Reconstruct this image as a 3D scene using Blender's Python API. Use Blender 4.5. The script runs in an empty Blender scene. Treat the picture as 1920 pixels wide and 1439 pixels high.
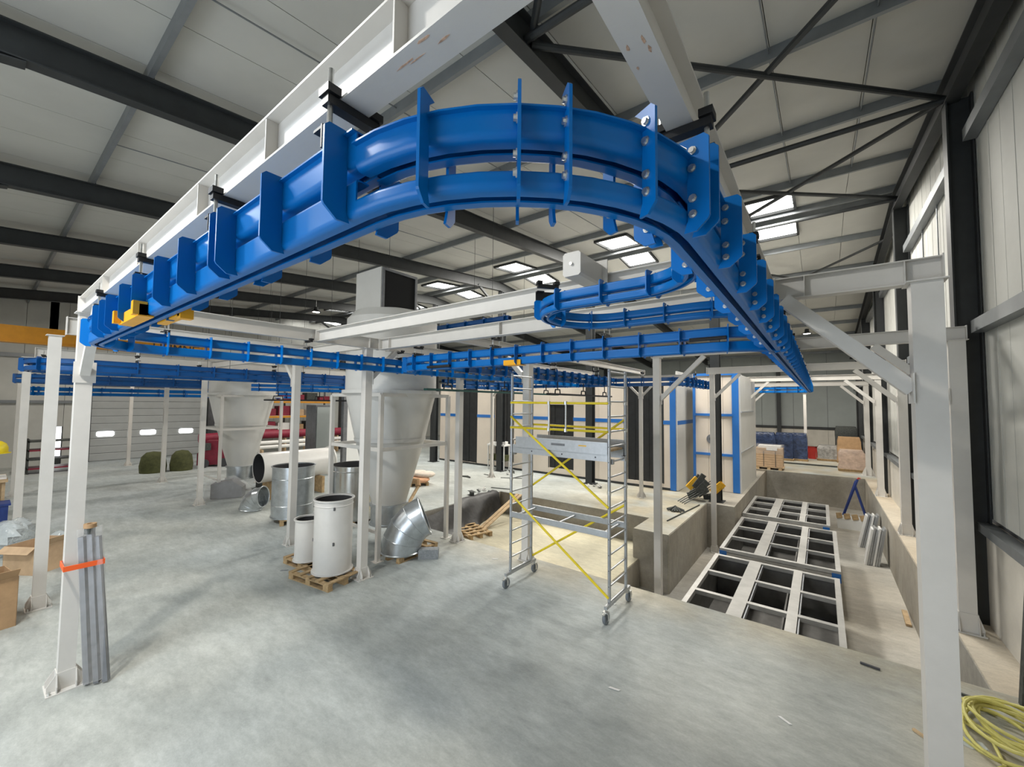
import bpy, math, random
from mathutils import Vector, Matrix
random.seed(11)
D = bpy.data; S = bpy.context.scene; COL = S.collection
PI = math.pi
def R(a): return math.radians(a)

# ------------------------------------------------------------------ camera
def cam_axes(yaw, pit, rol):
    f = Vector((-math.sin(yaw)*math.cos(pit), math.cos(yaw)*math.cos(pit), math.sin(pit)))
    r = Vector((math.cos(yaw), math.sin(yaw), 0)); u = r.cross(f)
    return (r*math.cos(rol)+u*math.sin(rol), u*math.cos(rol)-r*math.sin(rol), f)
cd = D.cameras.new('camera'); cd.sensor_fit = 'HORIZONTAL'; cd.sensor_width = 36
cd.lens = 762.46/1920*36; cd.clip_start = .05; cd.clip_end = 300
cam = D.objects.new('camera', cd); COL.objects.link(cam); S.camera = cam
_r, _u, _f = cam_axes(R(37.2273), R(2.7565), R(.5713))
cam.matrix_world = Matrix(((_r.x, _u.x, -_f.x, 0), (_r.y, _u.y, -_f.y, 0), (_r.z, _u.z, -_f.z, 3.5), (0, 0, 0, 1)))
# ------------------------------------------------------------------ world, exposure, big lights
W = D.worlds.new('sky'); S.world = W; W.use_nodes = True
bg = W.node_tree.nodes['Background']; bg.inputs[0].default_value = (.80, .88, 1, 1); bg.inputs[1].default_value = 2.5
S.view_settings.view_transform = 'Standard'; S.view_settings.look = 'None'
S.view_settings.exposure = 0; S.view_settings.gamma = 1; S.view_settings.use_curve_mapping = False
S.cycles.adaptive_threshold = .03; S.cycles.diffuse_bounces = 4; S.cycles.max_bounces = 8; S.cycles.sample_clamp_indirect = 6
def area(name, loc, size, power, col, rot=(0, 0, 0), shape='RECTANGLE', spread=PI):
    l = D.lights.new(name, 'AREA'); l.shape = shape; l.size = size[0]
    if shape == 'RECTANGLE': l.size_y = size[1]
    l.energy = power; l.color = col; l.spread = spread
    o = D.objects.new(name, l); COL.objects.link(o); o.location = loc; o.rotation_euler = rot
    return o
# cool front fill, added as daylight at an unseen doorway in wall_rear
area('doorway_fill', (-4.2, -5.0, 2.4), (5.6, 4.4), 190, (.78, .89, 1), (R(90), 0, 0))

# ------------------------------------------------------------------ materials
MATS = {}
def mat(name, rgb, rough=.5, metal=0, var=0, scale=4, bump=0, bscale=40, rgb2=None, coat=0, detail=4):
    if name in MATS: return MATS[name]
    m = D.materials.new(name); m.use_nodes = True; nt = m.node_tree; b = nt.nodes['Principled BSDF']
    b.inputs['Base Color'].default_value = (*rgb, 1); b.inputs['Roughness'].default_value = rough; b.inputs['Metallic'].default_value = metal
    if coat: b.inputs['Coat Weight'].default_value = coat
    tc = nt.nodes.new('ShaderNodeTexCoord')
    if var or rgb2:
        n = nt.nodes.new('ShaderNodeTexNoise'); n.inputs['Scale'].default_value = scale; n.inputs['Detail'].default_value = detail
        n.inputs['Roughness'].default_value = .62
        nt.links.new(tc.outputs['Object'], n.inputs['Vector'])
        r = nt.nodes.new('ShaderNodeValToRGB'); nt.links.new(n.outputs['Fac'], r.inputs['Fac'])
        c2 = rgb2 or tuple(min(1, c*(1+var)) for c in rgb); c1 = rgb if rgb2 else tuple(c*(1-var) for c in rgb)
        r.color_ramp.elements[0].position = .32; r.color_ramp.elements[0].color = (*c1, 1)
        r.color_ramp.elements[1].position = .68; r.color_ramp.elements[1].color = (*c2, 1)
        nt.links.new(r.outputs['Color'], b.inputs['Base Color'])
    if bump:
        n2 = nt.nodes.new('ShaderNodeTexNoise'); n2.inputs['Scale'].default_value = bscale; n2.inputs['Detail'].default_value = 3
        nt.links.new(tc.outputs['Object'], n2.inputs['Vector'])
        bp = nt.nodes.new('ShaderNodeBump'); bp.inputs['Strength'].default_value = bump; bp.inputs['Distance'].default_value = .02
        nt.links.new(n2.outputs['Fac'], bp.inputs['Height']); nt.links.new(bp.outputs['Normal'], b.inputs['Normal'])
    MATS[name] = m; return m
def emit(name, rgb, st):
    m = D.materials.new(name); m.use_nodes = True; b = m.node_tree.nodes['Principled BSDF']
    b.inputs['Base Color'].default_value = (*rgb, 1); b.inputs['Emission Color'].default_value = (*rgb, 1); b.inputs['Emission Strength'].default_value = st
    MATS[name] = m; return m
def plastic(name, rgb, alpha, rough=.15):
    m = D.materials.new(name); m.use_nodes = True; nt = m.node_tree; b = nt.nodes['Principled BSDF']
    b.inputs['Base Color'].default_value = (*rgb, 1); b.inputs['Roughness'].default_value = rough; b.inputs['Alpha'].default_value = alpha
    n2 = nt.nodes.new('ShaderNodeTexNoise'); n2.inputs['Scale'].default_value = 9; tc = nt.nodes.new('ShaderNodeTexCoord')
    nt.links.new(tc.outputs['Object'], n2.inputs['Vector']); bp = nt.nodes.new('ShaderNodeBump'); bp.inputs['Strength'].default_value = .7; bp.inputs['Distance'].default_value = .05
    nt.links.new(n2.outputs['Fac'], bp.inputs['Height']); nt.links.new(bp.outputs['Normal'], b.inputs['Normal'])
    MATS[name] = m; return m
def concrete(name, cols, rough=.72, stain=.5, warm=(1.05, .985, .90)):
    """three noise scales: broad patches, mid mottling, fine grain, with scratches"""
    m = D.materials.new(name); m.use_nodes = True; nt = m.node_tree; b = nt.nodes['Principled BSDF']; L = nt.links
    tc = nt.nodes.new('ShaderNodeTexCoord'); b.inputs['Roughness'].default_value = rough
    def noise(sc, det, ro=.6, vec=None):
        n = nt.nodes.new('ShaderNodeTexNoise'); n.inputs['Scale'].default_value = sc; n.inputs['Detail'].default_value = det; n.inputs['Roughness'].default_value = ro
        L.new(vec or tc.outputs['Object'], n.inputs['Vector']); return n
    def ramp(src, p0, p1, c0, c1):
        r = nt.nodes.new('ShaderNodeValToRGB'); L.new(src, r.inputs['Fac']); e = r.color_ramp.elements
        e[0].position = p0; e[1].position = p1; e[0].color = (*c0, 1); e[1].color = (*c1, 1); return r
    def mix(t, f, a, bb):
        x = nt.nodes.new('ShaderNodeMix'); x.data_type = 'RGBA'; x.blend_type = t; x.inputs['Factor'].default_value = f
        L.new(a, x.inputs['A']); L.new(bb, x.inputs['B']); return x.outputs['Result']
    a = ramp(noise(.45, 5).outputs['Fac'], .36, .64, cols[0], cols[1])
    mp = nt.nodes.new('ShaderNodeMapping'); mp.inputs['Scale'].default_value = (1, 2.6, 1); mp.inputs['Rotation'].default_value = (0, 0, .6); L.new(tc.outputs['Object'], mp.inputs['Vector'])
    c = ramp(noise(2.2, 8, .72, mp.outputs['Vector']).outputs['Fac'], .3, .7, (.72,)*3, (1.12,)*3)
    d = ramp(noise(38, 3, .7).outputs['Fac'], .3, .75, (.86,)*3, (1.08,)*3)
    w = ramp(noise(.16, 3).outputs['Fac'], .42, .62, (1.0, 1.0, 1.0), warm)
    e2 = ramp(noise(7, 6, .75, mp.outputs['Vector']).outputs['Fac'], .34, .66, (.80,)*3, (1.10,)*3)
    o = mix('MULTIPLY', stain, a.outputs['Color'], c.outputs['Color']); o = mix('MULTIPLY', .8, o, w.outputs['Color']); o = mix('MULTIPLY', .55, o, e2.outputs['Color']); o = mix('MULTIPLY', .6, o, d.outputs['Color'])
    L.new(o, b.inputs['Base Color'])
    bp = nt.nodes.new('ShaderNodeBump'); bp.inputs['Strength'].default_value = .12; bp.inputs['Distance'].default_value = .01
    L.new(noise(60, 4).outputs['Fac'], bp.inputs['Height']); L.new(bp.outputs['Normal'], b.inputs['Normal'])
    MATS[name] = m; return m

concrete('floor_concrete', ((.35, .385, .385), (.49, .53, .53)), .62, .75)
def dust(m):
    """sandy building dust trodden along the pit edge and into the right corner"""
    nt = m.node_tree; L = nt.links; b = nt.nodes['Principled BSDF']; src = b.inputs['Base Color'].links[0].from_socket
    g = nt.nodes.new('ShaderNodeNewGeometry'); sp = nt.nodes.new('ShaderNodeSeparateXYZ'); L.new(g.outputs['Position'], sp.inputs[0])
    n = nt.nodes.new('ShaderNodeTexNoise'); n.inputs['Scale'].default_value = .9; n.inputs['Detail'].default_value = 6; L.new(g.outputs['Position'], n.inputs['Vector'])
    def mr(src_, a0, a1):
        q = nt.nodes.new('ShaderNodeMapRange'); q.interpolation_type = 'SMOOTHSTEP'; q.inputs['From Min'].default_value = a0; q.inputs['From Max'].default_value = a1; L.new(src_, q.inputs['Value']); return q.outputs['Result']
    def ma(op, a, c):
        q = nt.nodes.new('ShaderNodeMath'); q.operation = op; q.use_clamp = True
        for i, v in enumerate((a, c)):
            if isinstance(v, float): q.inputs[i].default_value = v
            else: L.new(v, q.inputs[i])
        return q.outputs[0]
    edge = ma('MULTIPLY', mr(sp.outputs['Y'], 6.4, 7.9), mr(sp.outputs['X'], -9.5, -5.0)); corner = mr(sp.outputs['X'], .0, 1.7)
    f = ma('MULTIPLY', ma('MAXIMUM', edge, corner), mr(n.outputs['Fac'], .25, .6))
    x = nt.nodes.new('ShaderNodeMix'); x.data_type = 'RGBA'; x.blend_type = 'MULTIPLY'; L.new(f, x.inputs['Factor']); L.new(src, x.inputs['A']); x.inputs['B'].default_value = (1.0, .86, .68, 1); L.new(x.outputs['Result'], b.inputs['Base Color'])
dust(MATS['floor_concrete'])
concrete('ledge_concrete', ((.50, .44, .35), (.62, .56, .46)), .75, .5)
concrete('pit_concrete', ((.36, .345, .31), (.52, .50, .45)), .75, .6)
concrete('raw_concrete', ((.29, .275, .24), (.40, .38, .335)), .8, .7)
concrete('screed', ((.50, .46, .34), (.66, .61, .45)), .75, .5)
mat('white_paint', (.63, .605, .565), .45, 0, .035, 3, .04, 30)
mat('white_rust', (.70, .675, .63), .5, 0, rgb2=None, var=.05, scale=3)
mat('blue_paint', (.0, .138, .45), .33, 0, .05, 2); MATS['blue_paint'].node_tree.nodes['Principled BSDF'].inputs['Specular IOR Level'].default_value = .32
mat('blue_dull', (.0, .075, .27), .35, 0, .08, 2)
mat('blue_trim', (.02, .16, .52), .4, 0, .05, 2)
mat('black_steel', (.012, .012, .013), .5, .2, .2, 12)
mat('zinc', (.62, .62, .60), .32, .9, .12, 30)
mat('frame_dark', (.030, .033, .034), .55, .1, .15, 3)
mat('purlin_zinc', (.24, .255, .265), .45, .55, .10, 2)
mat('roof_sheet', (.50, .495, .46), .75, 0, .05, .8)
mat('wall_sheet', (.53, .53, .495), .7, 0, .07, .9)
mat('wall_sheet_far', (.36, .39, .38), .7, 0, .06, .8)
mat('yellow_paint', (.80, .62, .02), .4, 0, .06, 8)
mat('amber_paint', (.85, .40, .01), .35, 0, .05, 8)
mat('crane_orange', (.62, .27, .015), .45, 0, .08, 3)
mat('aluminium', (.46, .475, .49), .42, .7, .06, 14)
mat('galvanised', (.50, .53, .55), .30, .85, .14, 5, .05, 20)
mat('stainless', (.55, .55, .53), .2, .95, .12, 3)
mat('tank_steel', (.47, .46, .435), .5, .35, .09, 4)
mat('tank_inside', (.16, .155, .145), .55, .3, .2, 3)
mat('cyclone_white', (.60, .59, .56), .4, 0, .04, 1.5)
mat('duct_white', (.72, .70, .665), .3, 0, .04, 3)
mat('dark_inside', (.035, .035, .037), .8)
mat('black_void', (.004, .004, .004), .9)
mat('pallet_wood', (.42, .29, .15), .85, 0, .28, 9, .2, 50)
mat('plank_wood', (.50, .36, .21), .85, 0, .2, 7)
mat('cardboard', (.40, .25, .13), .85, 0, .14, 4)
mat('cardboard_pale', (.52, .36, .22), .8, 0, .12, 4)
mat('booth_panel', (.74, .655, .56), .55, 0, .03, 1.5)
mat('booth_panel_cool', (.68, .67, .63), .5, 0, .03, 1.5)
mat('curtain_black', (.012, .013, .014), .5, 0, .4, 5)
mat('rubber_sheet', (.025, .024, .023), .5, 0, .5, 3, .5, 6)
mat('rubber', (.05, .05, .055), .6)
mat('caster_grey', (.16, .18, .20), .5)
mat('block_grey', (.24, .255, .265), .85, 0, .2, 20)
mat('cable_yellow', (.60, .55, .16), .5, 0, .12, 10)
mat('strap_orange', (.88, .12, .02), .45)
mat('profile_grey', (.17, .175, .185), .4, .3, .15, 6)
mat('white_clean', (.78, .78, .76), .5)
mat('red_plastic', (.50, .03, .02), .5, 0, .1)
mat('maroon', (.23, .012, .035), .55, 0, .15, 4)
mat('olive', (.07, .075, .025), .85, 0, .3, 6)
mat('green_dark', (.006, .06, .05), .5, 0, .15)
mat('navy_wrap', (.028, .045, .10), .18, 0, .5, 5, .8, 9)
mat('grey_wrap', (.30, .29, .27), .25, 0, .35, 6, .9, 10)
mat('beige_wrap', (.50, .37, .29), .3, 0, .2, 5, .7, 9)
mat('paper_white', (.75, .74, .72), .7, 0, .08, 20)
mat('shutter_grey', (.42, .435, .43), .55, 0, .04, 2)
mat('tool_dark', (.06, .065, .06), .6, .3, .4, 15)
mat('tool_yellow', (.75, .42, .02), .5, 0, .2, 9)
mat('ladder_blue', (.02, .045, .20), .45, 0, .1)
mat('sack_pale', (.64, .55, .46), .85, 0, .15, 5)
mat('sack_orange', (.70, .38, .22), .85, 0, .15, 5)
mat('motor_teal', (.10, .14, .145), .5, .3, .3, 8)
mat('rust_mark', (.55, .36, .25), .9, 0, .3, 60)
emit('skylight_pane', (1, .985, .94), 7); emit('vision_panel', (.97, .99, 1), 6); emit('lamp_lens', (1, .96, .9), 14)
plastic('clear_wrap', (.82, .80, .78), .17); plastic('clear_bag', (.72, .78, .80), .45)

# ------------------------------------------------------------------ mesh helpers
class MB:
    def __init__(s): s.v = []; s.f = []
    def add(s, vs, fs):
        k = len(s.v); s.v += [Vector(v) for v in vs]; s.f += [[i+k for i in f] for f in fs]; return s
    def box(s, x0, x1, y0, y1, z0, z1):
        return s.add([(x, y, z) for z in (z0, z1) for y in (y0, y1) for x in (x0, x1)],
                     [(0, 2, 3, 1), (4, 5, 7, 6), (0, 1, 5, 4), (2, 6, 7, 3), (0, 4, 6, 2), (1, 3, 7, 5)])
    def bar(s, p, q, w, h, up=(0, 0, 1)):
        """rectangular bar from p to q, w across, h along 'up'"""
        p = Vector(p); q = Vector(q); d = (q-p).normalized(); up = Vector(up)
        if abs(d.dot(up)) > .99: up = Vector((1, 0, 0))
        a = d.cross(up).normalized(); b = a.cross(d).normalized()
        vs = [c+a*i*w/2+b*j*h/2 for c in (p, q) for i, j in ((-1, -1), (1, -1), (1, 1), (-1, 1))]
        return s.add(vs, [(0, 1, 2, 3), (7, 6, 5, 4), (0, 4, 5, 1), (1, 5, 6, 2), (2, 6, 7, 3), (3, 7, 4, 0)])
    def prism(s, poly, o, ux, uy, ext):
        """polygon (2D) placed at o with axes ux, uy, extruded by vector ext"""
        o = Vector(o); ux = Vector(ux); uy = Vector(uy); ext = Vector(ext); n = len(poly)
        vs = [o+ux*a+uy*b for a, b in poly]; vs += [v+ext for v in vs]
        fs = [tuple(range(n))[::-1], tuple(range(n, 2*n))]+[(i, (i+1) % n, n+(i+1) % n, n+i) for i in range(n)]
        if ux.cross(uy).dot(ext) < 0: fs = [f[::-1] for f in fs]
        return s.add(vs, fs)
    def tube(s, pts, r, n=8, closed=False, caps=True):
        pts = [Vector(p) for p in pts]; m = len(pts); rings = []; prev = None
        for i, p in enumerate(pts):
            if closed: t = pts[(i+1) % m]-pts[i-1]
            else: t = pts[min(i+1, m-1)]-pts[max(i-1, 0)]
            t.normalize()
            if prev is None: a = t.orthogonal().normalized()
            else:
                a = prev-t*prev.dot(t); a = a.normalized() if a.length > 1e-6 else t.orthogonal().normalized()
            prev = a; b = t.cross(a)
            rr = r[i] if isinstance(r, (list, tuple)) else r
            rings.append([p+(a*math.cos(2*PI*k/n)+b*math.sin(2*PI*k/n))*rr for k in range(n)])
        vs = [v for g in rings for v in g]; fs = []
        for i in range(m if closed else m-1):
            j = (i+1) % m
            fs += [(i*n+k, i*n+(k+1) % n, j*n+(k+1) % n, j*n+k) for k in range(n)]
        if caps and not closed: fs += [tuple(range(n))[::-1], tuple(range((m-1)*n, m*n))]
        return s.add(vs, fs)
    def lathe(s, prof, c=(0, 0, 0), axis=(0, 0, 1), n=32, closed=False, a0=0, a1=2*PI):
        """profile of (radius, height) about axis at c"""
        c = Vector(c); ax = Vector(axis).normalized(); a = ax.orthogonal().normalized(); b = ax.cross(a)
        full = abs(a1-a0-2*PI) < 1e-6; seg = n if full else n+1; vs = []
        for k in range(seg):
            t = a0+(a1-a0)*k/n; d = a*math.cos(t)+b*math.sin(t)
            vs += [c+d*r+ax*h for r, h in prof]
        m = len(prof); fs = []
        for k in range(n):
            j = (k+1) % seg
            for i in range(m if closed else m-1):
                i2 = (i+1) % m; fs.append((k*m+i, j*m+i, j*m+i2, k*m+i2))
        return s.add(vs, fs)
    def sweep(s, prof, path, closed=False):
        """profile of (offset, z) closed loop along path of (x, y, nx, ny, dz)"""
        m = len(prof); vs = [(x+nx*o, y+ny*o, z+dz) for x, y, nx, ny, dz in path for o, z in prof]; n = len(path); fs = []
        for i in range(n if closed else n-1):
            j = (i+1) % n
            for k in range(m):
                k2 = (k+1) % m; fs.append((i*m+k, i*m+k2, j*m+k2, j*m+k))
        if not closed: fs += [tuple(range(m)), tuple(range((n-1)*m, n*m))[::-1]]
        return s.add(vs, fs)
WO = {}   # world origin of every object
def finish(me, smooth):
    if smooth:
        for p in me.polygons: p.use_smooth = True
def part(name, mb, m, parent=None, smooth=False, label=None, sharp=35, origin=None):
    """one mesh object; vertices come in world coordinates"""
    if parent is not None: o0 = WO[parent]
    else:
        if origin is None:
            xs = [v.x for v in mb.v]; ys = [v.y for v in mb.v]; zs = [v.z for v in mb.v]
            origin = ((min(xs)+max(xs))/2, (min(ys)+max(ys))/2, min(zs))
        o0 = Vector(origin)
    me = D.meshes.new(name); me.from_pydata([v-o0 for v in mb.v], [], mb.f); me.validate(); me.update()
    me.materials.append(MATS[m])
    if smooth:
        for p in me.polygons: p.use_smooth = True
        me.set_sharp_from_angle(angle=R(sharp))
    o = D.objects.new(name, me); COL.objects.link(o)
    if parent is not None: o.parent = parent
    else: o.location = o0
    WO[o] = Vector(o0)
    if label: o['label'] = label
    return o
def tag(o, label, cat, group=None):
    o['label'] = label; o['category'] = cat
    if group: o['group'] = group
    return o
def thing(name, label, cat, loc, group=None):
    o = D.objects.new(name, None); COL.objects.link(o); o.location = loc; o.empty_display_size = .2; WO[o] = Vector(loc)
    return tag(o, label, cat, group)
def struct(name, mb, m, smooth=False, label=None):
    o = part(name, mb, m, smooth=smooth); o['kind'] = 'structure'
    if label: o['label'] = label
    return o
def sgroup(name, loc=(0, 0, 0), label=None):
    o = D.objects.new(name, None); COL.objects.link(o); o.location = loc; WO[o] = Vector(loc); o['kind'] = 'structure'
    if label: o['label'] = label
    return o
def inst(name, mesh, parent, loc, rotz=0, mirror=False):
    """child that shares mesh data; loc is a world position"""
    o = D.objects.new(name, mesh); COL.objects.link(o); o.parent = parent; o.location = Vector(loc)-WO[parent]; o.rotation_euler = (0, 0, rotz); WO[o] = Vector(loc)
    return o
def mesh_of(name, mb, m, smooth=False, sharp=35):
    me = D.meshes.new(name); me.from_pydata(mb.v, [], mb.f); me.validate(); me.update(); me.materials.append(MATS[m])
    if smooth:
        for p in me.polygons: p.use_smooth = True
        me.set_sharp_from_angle(angle=R(sharp))
    return me
def copy_tree(o, parent=None):
    c = o.copy(); COL.objects.link(c); c.parent = parent; WO[c] = Vector(WO[o])
    for ch in [x for x in D.objects if x.parent is o]: copy_tree(ch, c)
    return c
def isec(h, b, tw, tf):
    return [(-b/2, 0), (b/2, 0), (b/2, tf), (tw/2, tf), (tw/2, h-tf), (b/2, h-tf), (b/2, h), (-b/2, h), (-b/2, h-tf), (-tw/2, h-tf), (-tw/2, tf), (-b/2, tf)]

# ================================================================== SETTING
XW, XE, YS, YN = -32.6, 2.15, -5.2, 40.3          # hall faces
YR = 16.2                                          # ridge
FX = [2.0-5.07*i for i in range(7)]                # portal frames
def zr(y): return 8.50+.093*y if y <= YR else 8.50+.093*(2*YR-y)    # underside of the roof sheets
# ---- floor slab with its recess and pit (all walls of the pits are slab faces)
fl = MB()
for b in ((XW-.3, XE+.3, YS-.3, 7.78), (XW-.3, -10.2, 7.78, YN+.3), (-10.2, -4.3, 12.75, YN+.3), (-4.3, -3.34, 11.4, YN+.3), (-3.34, XE+.3, 26.2, YN+.3)):
    fl.box(*b, -1.9, 0)
floor = struct('floor', fl, 'floor_concrete')
struct('floor_ledge', MB().box(1.62, XE+.3, 7.78, 26.2, -1.9, 0), 'ledge_concrete', label='sandy concrete ledge along the gable wall')
struct('floor_pit_pier', MB().box(-3.34, -2.45, 15.95, 26.2, -1.9, 0), 'raw_concrete', label='raised concrete pier beside the tank pit')
struct('floor_recess', MB().box(-10.2, -4.15, 7.78, 12.75, -1.9, -.8), 'screed', label='pale yellowish screed floor of the shallow recess')
struct('floor_pit', MB().box(-4.3, 1.62, 7.78, 26.2, -1.9, -1.55), 'pit_concrete', label='floor of the long tank pit')
# bare concrete faces that line recess and pit (formwork walls, 12 mm proud)
lin = sgroup('wall_pit_lining', (0, 7.78, -1.55))
for nm, b in (('left', (-10.2, -10.185, 7.8, 12.74, -.8, -.02)), ('back', (-10.18, -4.31, 12.735, 12.75, -.8, -.02)), ('strip', (-4.3, -3.355, 11.385, 11.4, -1.55, -.02)),
              ('stripr', (-3.34, -3.325, 11.4, 15.94, -1.55, -.02)), ('stripl', (-4.315, -4.3, 11.4, 12.73, -.8, -.02)), ('far', (-2.44, 1.6, 26.185, 26.2, -1.55, -.02)), ('right', (1.605, 1.62, 7.8, 26.18, -1.55, -.02)),
              ('near', (-4.1, 1.6, 7.78, 7.795, -1.55, -.02)), ('nearrec', (-10.17, -4.16, 7.78, 7.795, -.8, -.02)), ('recside', (-4.15, -4.135, 7.8, 12.0, -1.55, -.82))):
    part('concrete_panel', MB().box(*b), 'raw_concrete', lin)
# ---- roof: sheets, purlins, rafters, posts, skylights
ceil = sgroup('ceiling', (0, YR, zr(YR)))
def sheet(x0, x1, y0, y1):
    g = .006
    return MB().prism([(y0, zr(y0)), (y1, zr(y1)), (y1, zr(y1)+.07), (y0, zr(y0)+.07)], (x0+g, 0, 0), (0, 1, 0), (0, 0, 1), (x1-x0-2*g, 0, 0))
nwin = 0
for i in range(7):
    xa = FX[i]
    for k in range(4):
        x1 = xa-1.2675*k; x0 = x1-1.2675
        if i == 0 and k == 0: x1 = XE+.3
        if i == 6 and x0 < XW-.4: continue
        if k == 2:
            rl = i in (1, 2)  # these bays also get added rear panes, unseen, for cool fill light
            for y0, y1 in (((YS-.3, -3.2), (-1.2, 14.25)) if rl else ((YS-.3, 14.25),))+((15.85, YR), (YR, 16.55), (17.95, YN+.3)): part('roof_sheet', sheet(x0, x1, y0, y1), 'roof_sheet', ceil)
            for y0, y1 in ((14.25, 15.85), (16.55, 17.95))+(((-3.2, -1.2),) if rl else ()):
                nwin += 1; w = sgroup('window_%d' % nwin, ((x0+x1)/2, (y0+y1)/2, zr((y0+y1)/2)), 'glowing rooflight in the roof slope')
                part('pane', sheet(x0+.03, x1-.03, y0+.03, y1-.03), 'skylight_pane', w)
                fr = MB()
                for xx in (x0, x1): fr.bar((xx, y0, zr(y0)-.04), (xx, y1, zr(y1)-.04), .07, .10)
                for yy in (y0, y1): fr.bar((x0, yy, zr(yy)-.04), (x1, yy, zr(yy)-.04), .07, .10)
                part('window_frame', fr, 'frame_dark', w)
                part('glazing_bar', MB().bar((x0, (y0+y1)/2+.3, zr(y0+.9)-.01), (x1, (y0+y1)/2+.3, zr(y0+.9)-.01), .03, .03), 'purlin_zinc', w)
        else:
            for y0, y1 in ((YS-.3, YR), (YR, YN+.3)): part('roof_sheet', sheet(x0, x1, y0, y1), 'roof_sheet', ceil)
part('roof_light_stop', MB().prism([(YS-.3, zr(YS-.3)+.075), (YR, zr(YR)+.075), (YN+.3, zr(YN+.3)+.075), (YN+.3, zr(YN+.3)+.2), (YR, zr(YR)+.2), (YS-.3, zr(YS-.3)+.2)], (XW-.3, 0, 0), (0, 1, 0), (0, 0, 1), (XE-XW+.6, 0, 0)), 'profile_grey', ceil)  # dark backing added above the sheets to stop sky light leaking in
csec = [(-.035, 0), (.035, 0), (.035, .03), (.029, .03), (.029, .006), (-.029, .006), (-.029, .194), (.029, .194), (.029, .17), (.035, .17), (.035, .2), (-.035, .2)]
for y in (-4.6, -1.6, 1.4, 4.4, 7.4, 10.4, 13.4, 15.95, 16.45, 19.0, 22, 25, 28, 31, 34, 37, 39.8):
    p = MB().prism(csec, (XW, y, zr(y)-.205), (0, 1, 0), (0, 0, 1), (XE-XW-.02, 0, 0)); o = struct('roof_purlin', p, 'purlin_zinc')
# sag rods between the purlins
def rafter(x, y0, y1, depth=.46, b=.2):
    h = depth; s = 1 if y1 > y0 else -1
    p = Vector((x, y0, zr(y0)-.21-h)); q = Vector((x, y1, zr(y1)-.21-h))
    return MB().prism(isec(h, b, .012, .02), p, (1, 0, 0), (0, 0, 1), q-p)
for i, x in enumerate(FX):
    xx = x-.02 if i else x-.10
    r = sgroup('roof_rafter', (xx, YR, zr(YR)-.7))
    part('rafter_beam', rafter(xx, YS+.1, YR), 'frame_dark', r); part('rafter_beam', rafter(xx, YR, YN-.1), 'frame_dark', r)
    # haunch under the eaves end
    y0, y1 = YS+.1, .2; z0 = zr(y0)-.66; z1 = zr(y1)-.66
    hb = MB().prism([(y0, z0-.55), (y1, z1-.02), (y1, z1+.0), (y0, z0)], (xx-.006, 0, 0), (0, 1, 0), (0, 0, 1), (.012, 0, 0))
    hb.prism([(y0, z0-.57), (y1, z1-.04), (y1, z1-.02), (y0, z0-.55)], (xx-.1, 0, 0), (0, 1, 0), (0, 0, 1), (.2, 0, 0)); part('haunch', hb, 'frame_dark', r)
    for y in (1.4, 4.4, 7.4, 10.4, 13.4): part('purlin_cleat', MB().box(xx-.07, xx+.07, y+.036, y+.05, zr(y)-.22, zr(y)-.02), 'black_steel', r)
    if 0 < i:
        pz = zr(YR)-.68
        c = sgroup('roof_post', (xx, YR+.3, 0)); part('post_shaft', MB().prism(isec(.34, .3, .012, .022), (xx, YR+.13, 0), (1, 0, 0), (0, 1, 0), (0, 0, pz)), 'frame_dark', c)
        part('base_plate', MB().box(xx-.24, xx+.24, YR+.05, YR+.55, 0, .025), 'frame_dark', c)
        for sgn in (-1, 1): part('knee_brace', MB().bar((xx, YR+.3+sgn*.12, pz-1.1), (xx, YR+.3+sgn*1.9, pz-.05), .1, .1), 'frame_dark', c)
# crossed roof bracing in the gable bay (flat under the purlins) and the horizontal struts
nb = 0
for (ya, yb) in ((10.3, 15.9), (4.4, 10.3), (-1.0, 4.4)):
    za, zb = zr(ya)-.42, zr(yb)-.42
    for p, q in (((FX[0]-.1, ya, za), (FX[1], yb, zb)), ((FX[0]-.1, yb, zb), (FX[1], ya, za-.07))):
        struct('roof_brace', MB().tube([p, q], .05 if ya != 10.3 or True else .04, 10), 'frame_dark')
for y in (10.3, 4.4, 15.9): struct('roof_strut', MB().tube([(FX[0]-.1, y-.12, zr(y)-.5), (FX[1], y-.12, zr(y)-.5)], .055, 10), 'frame_dark')
for p, q in (((FX[0]-.1, 19, zr(19)-.4), (FX[1], 24.5, zr(24.5)-.4)), ((FX[0]-.1, 24.5, zr(24.5)-.4), (FX[1], 19, zr(19)-.45))): struct('roof_brace', MB().tube([p, q], .045, 8), 'frame_dark')
for x in (.75, -.55, -6.0, -11.0):
    for a, b in ((1.4, 4.4), (4.4, 7.4), (7.4, 10.4), (10.4, 13.4)):
        struct('sag_rod', MB().tube([(x, a+.04, zr(a)-.1), (x, b-.04, zr(b)-.1)], .012, 6), 'purlin_zinc')
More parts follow.
